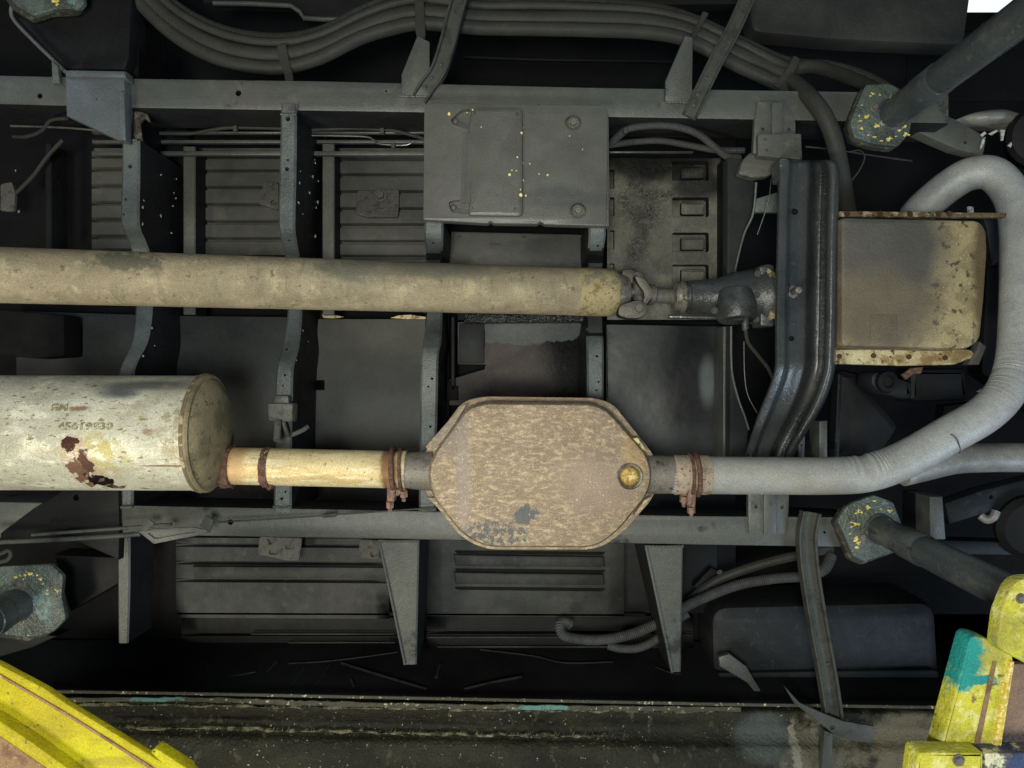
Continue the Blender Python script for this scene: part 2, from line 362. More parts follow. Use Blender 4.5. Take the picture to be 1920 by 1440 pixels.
# outriggers
def outr(pts, z, lbl, side=None, holes=()):
    q = M('outrigger', prism(pts, z, .05, .003, holes), m_frame, fr, lbl, side=m_side_shade); return q
outr([(752, 180), (752, 140), (782, 66), (806, 78), (806, 180)], 1.446, None)
outr([(1247, 191), (1247, 152), (1284, 66), (1300, 70), (1298, 195)], 1.446, None)
def tri(x0, x1, xb, y0, y1):
    q = M('outrigger', beam([(x0, x1, y0, 1.455), (x0 + (xb[0] - x0) * .5, x1 + (xb[1] - x1) * .5, (y0 + y1) / 2, 1.475), (xb[0], xb[1], y1, 1.50)], 1.62, .003), m_frame, fr, 'tapering triangular outrigger below the lower rail', side=m_side_shade)
    M('outrigger_lip', tube([(x0 + 2, y0 + 3, 1.452), ((x0 + xb[0]) / 2 + 2, (y0 + y1) / 2, 1.471), (xb[0] + 2, y1, 1.496)], .0022, 8), m_frame, q)
tri(709, 786, (757, 781), 1014, 1246); tri(1209, 1281, (1258, 1277), 1023, 1260)
# ================================================================== FLOOR PAN
fp = thing('floor_pan', 'grey pressed steel floor pan with grooved panels above the frame', 'floor pan', P(960, 720, 1.66))
def ribbed(x0, x1, y0, y1, gr, z, m, gw=5, gd=.014, skew=0, name='ribbed_panel', ends=True, lbl=None):
    """flat pressed sheet with straight grooves running along x"""
    prof = [(y0, 0)]
    for g in gr: prof += [(g - gw * .9, 0), (g - gw * .35, gd), (g + gw * .35, gd), (g + gw * .9, -.002 if False else 0)]
    prof.append((y1, 0)); V = []; Fc = []; nx = 12
    for i in range(nx + 1):
        x = x0 + (x1 - x0) * i / nx
        for y, d in prof:
            p = P(x, y + skew * (x - x0), z); p.z += d * (0 if ends and i in (0, nx) else 1); V.append(p)
    n = len(prof)
    for i in range(nx):
        for k in range(n - 1): Fc.append((i * n + k, i * n + n + k, i * n + n + k + 1, i * n + k + 1))
    b = len(V)
    V += [V[0] + Vector((0, 0, .03)), V[n * nx] + Vector((0, 0, .03)), V[n * nx + n - 1] + Vector((0, 0, .03)), V[n - 1] + Vector((0, 0, .03))]
    Fc += [(0, n * nx, b + 1, b), (n - 1, n * nx + n - 1, b + 2, b + 3)]
    return M(name, (V, Fc), m, fp, lbl, sharp=25)
ribbed(172, 262, 278, 478, (293, 318, 349, 381, 412, 444, 470), 1.655, m_floor)  # panel stops short; the near-black sheet behind stands in for the bay's shadow
ribbed(364, 545, 278, 478, (296, 322, 353, 385, 417, 449), 1.655, m_floor)
ribbed(625, 812, 278, 500, (300, 329, 361, 393, 423, 454, 482), 1.655, m_floor)
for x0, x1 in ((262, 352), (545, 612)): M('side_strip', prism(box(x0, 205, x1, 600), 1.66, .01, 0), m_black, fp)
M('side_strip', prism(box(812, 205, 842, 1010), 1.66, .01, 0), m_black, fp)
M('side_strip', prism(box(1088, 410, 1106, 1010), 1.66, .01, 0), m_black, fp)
# long z-shaped seams up beside the upper rail
for y0, y1, z, m in ((226, 236, 1.60, m_dark), (262, 268, 1.60, m_frame), (283, 291, 1.58, m_frame), (246, 250, 1.56, m_line)):
    for xa, xb in ((172, 232), (300, 527), (558, 798)): M('seam_strip', prism(box(xa, y0, xb, y1), z, .01, .0015), m, fp)
M('seam_strip', prism(box(1130, 283, 1300, 286), 1.56, .01, .001), m_line, fp)
# flat lower panels
flat = [([(30, 583), (262, 590), (262, 720), (30, 720)], 1.64, m_floor2, ()),
        ([(330, 592), (540, 594), (535, 850), (330, 850)], 1.64, m_floor2, ()),
        ([(596, 598), (798, 598), (796, 855), (589, 855), (589, 731), (608, 731), (608, 713), (589, 713)], 1.63, None, ()),
        ([(846, 434), (1100, 440), (1100, 502), (842, 500)], 1.63, m_floor, ([(circ(862, 444, 5, 3), .01), (circ(982, 445, 5, 3), .01), (box(918, 457, 940, 459), .006)])),
        ([(858, 560), (1100, 560), (1100, 604), (858, 600)], 1.66, m_dark, ()),
        ]
o_fp = org(fp)
m_pC = mat('dull_grey_panel', (.078, .078, .07), .6, layers=[bl(P(700, 800, 1.63), (.22, .14, .3), (.058, .062, .062), ns=8, e=.6), nz(420, .71, .75, (.16, .16, .14), a=.6)], bump=(500, .35, .0008), bump2=(12, .12, .006), o=o_fp)
m_pD = mat('stained_panel', (.072, .060, .055), .5, layers=[bl(P(1090, 660, 1.64), (.075, .17, .3), (.006, .006, .007), ns=10, n=.9, e=.4, r=.3), bl(P(960, 738, 1.64), (.14, .035, .3), (.02, .019, .02), ns=10, e=.5), bl(P(960, 618, 1.64), (.15, .028, .2), (.095, .105, .105), ns=16, n=1.4, e=.05), nz(420, .71, .75, (.16, .16, .14), a=.6)], bump=(500, .35, .0008), bump2=(120, .25, .002), o=o_fp)
m_pE = mat('painted_sheen_panel', (.052, .057, .057), .42, layers=[bl(P(1300, 700, 1.63), (.06, .16, .3), (.008, .009, .012), ns=6, n=1.2, e=.55), bl(P(1330, 830, 1.63), (.07, .10, .3), (.012, .012, .016), ns=6, n=1.0, e=.5), bl(P(1327, 715, 1.63), (.016, .045, .3), (.12, .14, .14), ns=6, n=.6, e=.6), bl(P(1200, 850, 1.63), (.16, .05, .3), (.09, .105, .11), ns=6, n=.8, e=.6), nz(420, .71, .75, (.16, .16, .14), a=.6)], bump=(500, .3, .0008), bump2=(14, .25, .008), o=o_fp, spec=.45)  # pale blobs paint a glossy reflection into the colour, beside darker patches
for pts, z, m, hs in flat: M('flat_panel', prism(pts, z, .02, .002, hs), m or m_pC, fp)
M('flat_panel', prism([(858, 604), (1098, 606), (1098, 760), (842, 760), (842, 712), (908, 692), (910, 684), (858, 683)], 1.64, .02, .002, [(box(905, 618, 910, 650), .015)]), m_pD, fp, 'reddish grey panel with black oil stains')
M('flat_panel', prism([(860, 606), (908, 606), (908, 681), (860, 681)], 1.632, .01, .002), m_floor2, fp)
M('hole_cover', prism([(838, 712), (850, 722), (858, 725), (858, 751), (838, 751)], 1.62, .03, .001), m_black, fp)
M('flat_panel', prism([(1137, 608), (1352, 612), (1352, 880), (1137, 880)], 1.63, .02, .002, [(box(1138, 728, 1140, 748), .01)]), m_pE, fp, 'glossy dark panel right of the fourth crossmember')
# oily ledge above stained panel
m_oil = mat('wet_oil_grime', (.020, .021, .022), .22, layers=[nz(120, .6, .68, (.12, .13, .12), r=.4), nz(40, .5, .6, (.008, .008, .008))], bump=(160, 1.0, .006), spec=.45)
M('oily_ledge', prism([(870, 588), (1100, 590), (1100, 604), (870, 606)], 1.60, .03, .004), m_oil, fp)
# dimpled panel
m_dim = mat('mottled_panel', (.15, .147, .122), .42, layers=[nz(14, .44, .58, (.105, .104, .092)), bl(P(1230, 300, 1.64), (.14, .045, .3), (.014, .014, .014), ns=14, n=1.2, e=.45, r=.3), bl(P(1310, 345, 1.64), (.06, .03, .3), (.025, .025, .025), ns=20, n=1.2, e=.4)] + [bl(P(x, y, 1.64), (a_ * 1.7 / 1000, b_ * 1.7 / 1000, .3), (.028, .028, .028), ns=120, n=1.6, e=.8, a=.8, m=(230, .40, .58)) for x, y, a_, b_ in ((1180, 322, 9, 18), (1192, 345, 9, 14), (1212, 360, 14, 8), (1235, 368, 16, 8), (1262, 364, 14, 7), (1285, 352, 12, 7), (1172, 378, 9, 16), (1190, 402, 8, 14), (1205, 425, 8, 14), (1200, 455, 10, 12), (1185, 480, 10, 14), (1215, 400, 16, 18))] + [nz(380, .64, .70, (.045, .045, .042)), nz(350, .68, .72, (.27, .26, .22), a=.7)], bump=(300, .5, .0012), bump2=(20, .6, .008), o=o_fp)
slots = []
for y in (302, 370, 436, 496): slots.append((rnd(box(1260, y, 1329, y + 37), 4, 2), .028))
for y in (318, 370, 432, 494): slots.append((rnd(box(1143, y, 1152, y + 36), 2, 2), .018))
dp = M('dimpled_panel', prism([(1138, 296), (1352, 296), (1352, 600), (1138, 600)], 1.64, .04, .002, slots), m_dim, fp, 'mottled grey panel with rectangular dimples', side=m_side_shade)
for y in (302, 370, 436, 496): M('dimple_bottom', prism(rnd(box(1277, y + 9, 1322, y + 33), 3, 2), 1.653, .012, .005), m_dim, dp, side=m_side_shade)
# vertical seam strips near the bell housing
M('seam_strip', prism(box(1354, 300, 1362, 600), 1.60, .05, .001), m_dark, fp); M('seam_strip', prism(box(1356, 612, 1370, 860), 1.56, .07, .0015, [(circ(1363, 648, 2), .01), (circ(1362, 800, 2), .01)]), m_frame, fp)
# tunnel side beyond
M('bulkhead_panel', prism([(1364, 296), (1412, 300), (1416, 345), (1410, 400), (1393, 440), (1378, 500), (1371, 545), (1364, 560)], 1.50, .03, .002), m_floor2, fp)
M('bulkhead_panel', prism([(1370, 612), (1371, 690), (1381, 740), (1395, 780), (1403, 806), (1400, 862), (1368, 862)], 1.50, .03, .002), m_floor2, fp)
M('bulkhead_panel', prism([(1362, 300), (1420, 300), (1380, 480), (1362, 600)], 1.58, .02, .002), m_dark, fp)
# outboard ribbed panels, below the lower rail
ribbed(330, 730, 1008, 1158, (1022, 1055, 1088), 1.655, m_out, gw=4, skew=.006)
ribbed(340, 762, 1158, 1205, (1190,), 1.67, m_dark, gw=3)
ribbed(800, 1170, 1008, 1155, (), 1.655, m_out, skew=.004)
ob = P(0, 0, 1)
for y in (1032, 1066, 1100):
    pts = [(852, y), (1136, y + 3), (1130, y + 9), (856, y + 6)]
    M('groove_shade', prism(rnd(pts, 3, 2), 1.6535, .002, 0), m_black, fp)  # flat black strips paint the shade of grooves onto the panel
M('raised_rib', prism([(850, 1040), (1132, 1044), (1134, 1064), (854, 1062)], 1.645, .011, .006), m_out, fp)
M('raised_rib', prism([(850, 1073), (1132, 1077), (1134, 1098), (854, 1096)], 1.645, .011, .006), m_out, fp)
M('raised_rib', prism([(360, 1062), (722, 1064), (724, 1086), (362, 1084)], 1.645, .011, .005), m_out, fp)
ribbed(800, 1300, 1155, 1215, (1186,), 1.67, m_dark, gw=3)
M('flat_panel', prism([(1170, 1008), (1345, 1010), (1345, 1150), (1170, 1150)], 1.67, .02, .002), m_dark, fp)
M('seam_strip', prism([(330, 1147), (1210, 1150), (1210, 1157), (330, 1154)], 1.655, .01, .002), m_black, fp)
for x0, x1, y in ((470, 740, 1188), (800, 1060, 1194), (540, 740, 1204), (820, 1150, 1212)): M('seam_strip', prism(box(x0, y, x1, y + 2.5), 1.655, .006, .0008), m_out, fp)
# sloping inner side of the sill
V = [P(-100, 1200, 1.69), P(2000, 1205, 1.69), P(2000, 1345, 1.50), P(-100, 1298, 1.50)]
V += [v + Vector((0, .01, .03)) for v in V]
M('sill_inner_side', (V, [(0, 1, 2, 3), (4, 5, 6, 7), (0, 1, 5, 4), (2, 3, 7, 6)]), m_dark, fp)  # dark colour stands in for the little light reaching this side
def zs(y): t = (y - 1201) / 115; return 1.69 - .19 * t - .0005
m_crease = mat('dusty_crease_paint', (.022, .023, .023), .5, layers=[nz(90, .5, .6, (.012, .012, .012))])
def crease(pts, r=.0028, m=None): M('pressed_crease', tube([(x, y, zs(y)) for x, y in pts], r, 8, smooth=4), m or m_frame, fp)
for pts, r in (([(372, 1280), (430, 1270), (480, 1260)], .003), ([(540, 1244), (600, 1241), (665, 1234), (745, 1223)], .0022), ([(500, 1260), (520, 1240)], .003), ([(546, 1287), (575, 1245)], .0016), ([(594, 1284), (618, 1246)], .0016), ([(640, 1243), (700, 1262), (800, 1292)], .0035), ([(870, 1292), (920, 1280), (978, 1269)], .0035), ([(900, 1218), (1000, 1230), (1060, 1243), (1150, 1241)], .0022), ([(825, 1246), (818, 1270)], .004), ([(1228, 1250), (1262, 1263), (1278, 1263)], .0016), ([(659, 1275), (664, 1287)], .004), ([(385, 1255), (392, 1245)], .002)):
    crease(pts, r * .8, m_crease)
# dark upper body shell over everything (wheel arches, cab floor, load floor)
sh = thing('upper_body_shell', 'black underside of the body seen deep behind the frame', 'body shell', P(960, 720, 2.0))
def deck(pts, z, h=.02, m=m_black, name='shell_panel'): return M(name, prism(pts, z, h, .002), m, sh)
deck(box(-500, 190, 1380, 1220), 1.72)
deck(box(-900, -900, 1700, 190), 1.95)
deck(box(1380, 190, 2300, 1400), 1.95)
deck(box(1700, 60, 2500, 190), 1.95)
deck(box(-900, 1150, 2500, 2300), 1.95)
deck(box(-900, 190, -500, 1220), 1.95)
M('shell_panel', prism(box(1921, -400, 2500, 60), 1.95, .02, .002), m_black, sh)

# ================================================================== COVER PLATE
cpz = 1.425
cp = thing('cover_plate', 'grey bolted cover plate with raised rectangular centre and paint specks', 'cover plate', P(966, 305, cpz))
gx, gy = org(cp).x, org(cp).y
yel = (.75, .68, .35)
m_cov = mat('cover_plate_paint', (.092, .094, .082), .36, layers=[nz(6, .42, .62, (.088, .088, .08)), bl(P(1060, 370, 1.42), (.09, .02, .2), (.06, .062, .06), ns=14, n=1.4, e=.5), nz(150, .745, .77, yel), nz(420, .71, .74, (.4, .38, .26), a=.8)], bump=(420, .45, .001), bump2=(9, .35, .006), o=org(cp), spec=.4)
pts = rnd([(797, 192), (1134, 197), (1141, 215), (1137, 424), (1022, 421), (1014, 416), (1007, 420), (926, 419), (920, 415), (914, 419), (793, 412), (795, 215)], [14, 14, 10, 3, 1, 1, 1, 1, 1, 1, 3, 10])
hb = [(rnd([(844, 224), (866, 205), (884, 204), (884, 242), (866, 240), (848, 232)], 5), .015), (rnd([(840, 378), (866, 374), (880, 374), (880, 402), (866, 402), (846, 398)], 6), .015),
      (circ(1075, 230, 15, 20), .014), (circ(1084, 395, 15, 20), .014)]
pl = M('plate', prism(pts, cpz, .022, .0025, hb), m_cov, cp)
M('plate_rim', prism([(1131, 222), (1142, 222), (1142, 424), (1131, 424)], cpz + .008, .03, .002), m_cov, cp)
rc = M('raised_centre', prism(rnd([(884, 203), (980, 203), (981, 406), (877, 404), (880, 380), (878, 240)], [10, 12, 12, 8, 6, 6], 5), cpz - .009, .009, .0055, [(circ(889, 212, 3.3, 10), .006), (circ(970, 214, 3.6, 10), .006), (circ(885, 391, 3.3, 10), .006), (circ(966, 392, 3.3, 10), .006)]), m_cov, cp)
M('pressed_ramp', grid([[(862 + k, y, cpz + .0005), (868 + k, y, cpz - .002), (876 + k, y, cpz - .0075), (881 + k, y, cpz - .0088)] for y, k in ((250, 4), (320, 2), (380, 0))], 4), m_cov, cp)
for x, y, r in ((1075, 230, 7.5), (1084, 395, 7.5)):
    bolt(cp, x, y, cpz + .0138, r, m_steelg)
    c = P(x, y, cpz); M('pressed_rim', rings(c, Vector((0, 0, -1)), [(-.002, S(17.5, cpz)), (.0012, S(16.5, cpz)), (.0012, S(15, cpz)), (-.004, S(14, cpz))], 28, False), m_cov, cp)
for x, y in ((854, 228), (850, 389)): bolt(cp, x, y, cpz + .0148, 6, m_steelg, round_=True, name='rivet', washer=False)
ch = []
m_ychip = mat('yellow_paint_spots', (.72, .62, .24), .6, bump=None)
for x, y, s in ((842, 214, 3.4), (955, 328, 3.2), (977, 366, 3.8), (976, 355, 2), (978, 249, 2.5), (980, 338, 2.2), (1027, 328, 2.4), (970, 295, 2), (902, 238, 1.6), (979, 276, 1.8), (980, 305, 1.6), (993, 307, 1.6), (1011, 326, 1.4), (986, 367, 1.8), (960, 319, 1.6), (1068, 255, 1.4), (1092, 280, 1.4), (880, 274, 1.3), (876, 211, 1.5), (886, 206, 1.8), (979, 222, 1.8), (980, 240, 1.5), (968, 320, 1.4)):
    zz = cpz - .0095 if 880 < x < 979 else cpz - .0005
    p = [(x + s * (.5 + .7 * random.random()) * math.cos(k * PI / 3.5), y + s * (.5 + .7 * random.random()) * math.sin(k * PI / 3.5)) for k in range(7)]
    ch.append(prism(p, zz - .0004, .0008, 0))
q = M('paint_spots', join(*ch), m_ychip, cp); q['kind'] = 'stuff'

# ================================================================== DRIVESHAFT
ti = thing('torn_insulation', 'torn cream strip of insulation peeking out beneath the driveshaft', 'insulation', P(700, 593, 1.625))
M('torn_strip', join(prism([(603, 589), (620, 588), (634, 592), (645, 594), (628, 597), (606, 596)], 1.622, .004, .001), prism([(732, 596), (748, 591), (770, 590), (798, 594), (798, 598), (760, 598)], 1.622, .004, .001)), mat('cream_foam', (.55, .45, .28), .8, layers=[nz(60, .5, .6, (.22, .17, .10))], bump=(200, .8, .003)), ti)
ds = thing('driveshaft', 'long tan dusty driveshaft tube running across the middle', 'driveshaft', P(560, 530, 1.40))
a = P(-60, 514, 1.245); bb = P(1152, 549, 1.50); d = bb - a; L = d.length
tan = (.32, .27, .18)
m_ds = mat('dusty_tan_shaft', tan, .62, .1, layers=[nz(5, .4, .6, (.25, .21, .14), st=(1, 4, 4)), nz(26, .5, .7, (.38, .33, .21)), nz(70, .62, .68, (.15, .13, .085)), nz(200, .60, .66, (.22, .19, .12), st=(.6, 1, 1)), nz(40, .55, .68, (.19, .17, .115), st=(1.6, .5, .5), a=.7), bl(P(650, 510, 1.36), (.05, .022, .1), (.15, .145, .11), ns=45, n=2.4, e=.6), bl(P(240, 490, 1.27), (.05, .016, .1), (.13, .125, .09), ns=60, n=3.0, e=.3), bl(P(800, 500, 1.38), (.12, .02, .1), (.16, .15, .11), ns=20, n=1.4, e=.4), nz(340, .68, .72, (.42, .38, .27))], bump=(240, .5, .0015), bump2=(60, .2, .002), o=org(ds))
R = .0455
m_dsl = m_ds
sh_t = M('shaft_tube', rings(a, d, [(0, R), (.25, R), (L * .5, R), (L * .928, R)], 40), m_ds, ds)
sl = M('weld_sleeve', rings(a, d, [(L * .925, R * .99), (L * .927, R * 1.012), (L * .985, R * 1.012), (L * .996, R * .96), (L, R * .86)], 40), mat('yellower_shaft_end', (.33, .27, .145), .6, .1, layers=[nz(50, .5, .62, (.20, .155, .07)), nz(170, .6, .66, (.12, .1, .06)), nz(22, .55, .65, (.17, .16, .12))], bump=(240, .5, .0015)), ds)
M('stub_collar', rings(a, d, [(L * .995, R * .88), (L * 1.006, R * .84), (L * 1.02, R * .72)], 36), m_steel, ds)
m_yoke = mat('dirty_grey_yoke', (.12, .112, .095), .5, .3, layers=[nz(70, .5, .65, (.09, .085, .07)), nz(200, .62, .7, (.20, .19, .16))], bump=(250, .5, .0015))
def ear(pts, z, h, nm='yoke_ear'): return M(nm, prism(rnd(pts, 8, 4), z, h, .0035), m_yoke, ds, side=m_side_shade)
e1 = ear([(1160, 572), (1180, 566), (1200, 561), (1214, 570), (1214, 588), (1200, 597), (1180, 598), (1158, 592)], 1.455, .03)
e2 = ear([(1165, 505), (1184, 504), (1200, 514), (1196, 530), (1168, 536)], 1.50, .03)
e3 = ear([(1188, 514), (1208, 520), (1227, 546), (1225, 556), (1212, 572), (1204, 572), (1208, 548), (1196, 534)], 1.47, .028)
M('universal_joint_cross', join(tube([(1196, 520, 1.50), (1197, 548, 1.49), (1197, 580, 1.475)], .0105, 14), tube([(1175, 548, 1.50), (1197, 549, 1.49), (1222, 551, 1.49)], .0095, 14)), m_steel, ds)
for x, y, z, r in ((1198, 578, 1.455, 11), (1196, 519, 1.495, 9)):
    q = M('bearing_cap', rings(P(x, y, z) + Vector((0, 0, .004)), Vector((0, 0, -1)), [(0, S(r, z)), (.006, S(r, z)), (.007, S(r * .8, z)), (.005, S(r * .6, z)), (.005, S(r * .3, z))], 24), m_yoke, ds)
M('slip_shaft', rings(P(1216, 552, 1.49), P(1268, 556, 1.50) - P(1216, 552, 1.49), [(0, .020), (.01, .0195), (.013, .0155), (.035, .0150), (.06, .0155)], 28), m_yoke, ds)

# ================================================================== GEARBOX
gb = thing('gearbox_tail', 'dark oily gearbox tail housing behind the universal joint', 'gearbox', P(1350, 560, 1.5))
g0 = P(1262, 557, 1.495); gd = P(1450, 556, 1.495) - g0
u = gd.length / 188
m_gb = mat('oily_housing', (.052, .058, .060), .33, .1, layers=[nz(18, .5, .65, (.03, .033, .035)), nz(120, .6, .7, (.09, .09, .08))], bump=(260, .6, .0015), bump2=(60, .4, .003), spec=.45)
M('rear_seal', rings(g0, gd, [(0, .021), (2 * u, .027), (8 * u, .029), (12 * u, .029), (14 * u, .026)], 30), m_steel, gb)
M('housing', rings(g0, gd, [(13 * u, .0265), (28 * u, .0275), (30 * u, .032), (50 * u, .033), (85 * u, .036), (110 * u, .046), (140 * u, .053), (156 * u, .055), (160 * u, .058), (172 * u, .060)], 36), m_gb, gb)
M('flange_ring', rings(g0, gd, [(12 * u, .029), (15 * u, .0315), (20 * u, .0315), (23 * u, .029)], 30), mat('greasy_ring', (.16, .15, .11), .4, .3, layers=[nz(150, .5, .62, (.06, .06, .055))], bump=(200, .8, .002)), gb)
q = M('speedo_drive', rings(P(1385, 556, 1.432) + Vector((0, -.012, .02)), Vector((0, .85, -.15)), [(0, .030), (.02, .036), (.024, .037), (.028, .037), (.05, .037), (.056, .034), (.058, .02), (.060, .018), (.062, .005)], 32), m_gb, gb)
M('drain_spigot', tube([(1399, 596, 1.42), (1398, 606, 1.415), (1397, 618, 1.42)], .0055, 12), m_gb, gb)
M('mounting_flange', prism(rnd([(1424, 498), (1440, 494), (1453, 498), (1453, 612), (1426, 612)], 5), 1.455, .05, .004), m_gb, gb)
m_gask = mat('cream_gasket_dirt', (.42, .36, .20), .7, layers=[nz(60, .45, .55, (.09, .075, .05)), nz(200, .5, .6, (.2, .17, .1))], bump=(160, .8, .003))
M('gasket_edge', prism([(1441, 502), (1447, 506), (1456, 512), (1456, 596), (1445, 600), (1441, 560)], 1.445, .03, .003), m_gask, gb)
for x, y in ((1421, 513), (1419, 553), (1418, 598), (1340, 582)): bolt(gb, x, y, 1.437, 4.5, m_boltd)
M('lower_rib', prism([(1255, 590), (1330, 592), (1420, 594), (1425, 600), (1255, 596)], 1.50, .012, .002), m_gloss, gb)
cb = thing('speedometer_cable', 'thin black cable hanging from the gearbox speedometer drive', 'cable', P(1400, 620, 1.42))
M('cable', tube([(1398, 612, 1.42), (1402, 640, 1.43), (1420, 665, 1.44), (1440, 690, 1.46), (1450, 712, 1.48)], .0035, 10), m_rubber, cb)
M('cable_nut', tube([(1397, 604, 1.415), (1398, 616, 1.418)], .006, 8, smooth=0), m_boltd, cb)
# ================================================================== BELL HOUSING RIM + CABLES NEAR IT
for pts, lab, r in (([(1418, 342, 1.44), (1412, 400, 1.45), (1395, 440, 1.47), (1380, 500, 1.50), (1373, 540, 1.52)], 'curved thin lip edge left of the glossy crossmember, above the gearbox', .0022),
                 ([(1371, 612, 1.50), (1372, 690, 1.50), (1382, 740, 1.49), (1396, 780, 1.48), (1404, 806, 1.47)], 'curved thin lip edge below the gearbox tail', .0022),
                 ([(1446, 335, 1.45), (1442, 370, 1.45), (1434, 400, 1.46), (1420, 440, 1.47)], 'fine bright wire beside the glossy crossmember', .0009),
                 ([(1395, 640, 1.47), (1396, 700, 1.47), (1402, 740, 1.47), (1420, 775, 1.47)], 'fine dark wire hanging under the gearbox', .0009)):
    t = thing('edge_wire' if r < .001 else 'lip_edge', lab, 'wire' if r < .001 else 'panel edge', P(*pts[0]))
    M('strand', tube(pts, r, 8), m_line if r < .001 else m_cross, t)

# ================================================================== TRANSMISSION CROSSMEMBER
tx = thing('transmission_crossmember', 'glossy black pressed crossmember with two ridges left of the oil pan', 'crossmember', P(1510, 570, 1.42))
def sec(y, xl, xr, z0=0.0, sq=1.0, dy=0):
    W = xr - xl; f = lambda u_, z: (xl + W * u_, y + dy * u_, z + z0)
    return [f(.0, 1.50), f(.0, 1.378), f(.012, 1.367), f(.035, 1.362), f(.14, 1.362), f(.165, 1.364), f(.185, 1.372), f(.20, 1.392), f(.215, 1.400), f(.25, 1.403), f(.36, 1.404), f(.46, 1.403), f(.50, 1.406), f(.53, 1.414), f(.56, 1.432), f(.59, 1.444), f(.64, 1.448), f(.70, 1.446), f(.735, 1.435), f(.765, 1.415), f(.79, 1.395), f(.82, 1.380), f(.86, 1.371), f(.91, 1.368), f(.955, 1.371), f(.985, 1.381), f(1.0, 1.40), f(1.0, 1.50)]
secs = [sec(300, 1468, 1560, .02), sec(306, 1463, 1570, .005), sec(330, 1459, 1575), sec(400, 1457, 1573), sec(500, 1455, 1571), sec(600, 1453, 1570), sec(650, 1453, 1568), sec(690, 1452, 1566, .0), sec(730, 1440, 1556, .012), sec(770, 1424, 1538, .03), sec(810, 1410, 1513, .045), sec(850, 1398, 1490, .055), sec(880, 1390, 1480, .06)]
bd = M('pressed_body', grid(secs, 6, lin=True), m_gloss, tx, sharp=70)
M('end_lip', prism(rnd([(1461, 296), (1480, 296), (1482, 330), (1478, 336), (1462, 336)], 6), 1.364, .04, .004), m_gloss, tx)
for x, y, r in ((1490, 397, 6), (1484, 635, 5)):
    M('bolt_hole', rings(P(x, y, 1.4015), Vector((0, 0, 1)), [(0, S(r, 1.41)), (-.0015, S(r * .9, 1.41)), (0.0, S(r * .75, 1.41)), (.006, S(r * .75, 1.41))], 20), m_black, bd)
st = M('mounting_stud', join(rings(P(1483, 548, 1.408), P(1505, 541, 1.365) - P(1483, 548, 1.408), [(0, .012), (.006, .012), (.007, .0065), (.03, .0062), (.031, .004)], 8)), m_steel, tx)
M('bridge_plate', prism(rnd([(1408, 284), (1470, 292), (1470, 312), (1440, 331), (1412, 334), (1384, 326), (1392, 300)], 6), 1.455, .02, .004), m_frame, tx)
M('side_web', prism([(1418, 372), (1458, 360), (1458, 398), (1412, 398)], 1.50, .01, .002), m_cross, tx)
# ================================================================== OIL PAN
op = thing('oil_pan', 'square tan and grey dirty oil pan with a bolted flange', 'oil pan', P(1710, 545, 1.4))
g = org(op)
m_op = mat('dirty_oil_pan', (.34, .275, .15), .55, .1, layers=[nz(24, .45, .6, (.24, .19, .10)), nz(60, .56, .63, (.09, .07, .04)), nz(200, .6, .66, (.50, .42, .25)), bl(P(1850, 520, 1.36), (.02, .16, .2), (.12, .09, .045), ns=20, n=1.2, e=.4),
   bl(P(1665, 470, 1.36), (.105, .125, .3), (.085, .082, .074), ns=12, n=.5, e=.35), bl(P(1645, 590, 1.36), (.11, .075, .3), (.125, .105, .075), ns=12, n=.6, e=.4), nz(420, .66, .7, (.3, .27, .18), a=.4)], bump=(240, .6, .0015), bump2=(50, .2, .003), o=g)
tray = M('tray', prism(rnd([(1577, 406), (1838, 412), (1852, 430), (1854, 470), (1848, 560), (1840, 640), (1812, 656), (1577, 650)], [12, 24, 12, 10, 10, 24, 20, 12], 6), 1.365, .09, .009), m_op, op)
m_cream = mat('cream_rusty_flange', (.52, .46, .28), .6, .1, layers=[nz(30, .46, .58, (.27, .20, .10)), nz(90, .58, .64, (.10, .065, .035))], bump=(220, .7, .002))
M('flange', prism(rnd([(1549, 655), (1820, 655), (1832, 668), (1790, 684), (1690, 686), (1620, 684), (1549, 682)], 5), 1.435, .01, .003), m_cream, op)
M('flange', prism([(1545, 395), (1900, 399), (1900, 408), (1545, 406)], 1.45, .01, .002), mat('brown_rusty_flange', (.16, .115, .06), .6, .1, layers=[nz(50, .5, .6, (.45, .38, .25)), nz(150, .55, .62, (.05, .035, .025))], bump=(220, .7, .002)), op)
for x, y in ((1573, 668), (1637, 667), (1703, 669), (1771, 671)): bolt(op, x, y, 1.435, 5, m_rust, washer=False)
for x in (1588, 1650, 1706, 1760, 1780): bolt(op, x, 401, 1.45, 4, m_rust)
M('pressed_pad', prism(box(1632, 590, 1683, 636), 1.364, .004, .0008), m_op, op)
M('corner_tab', prism([(1838, 640), (1850, 650), (1836, 684), (1815, 684), (1828, 664)], 1.43, .02, .002), m_frame, op)

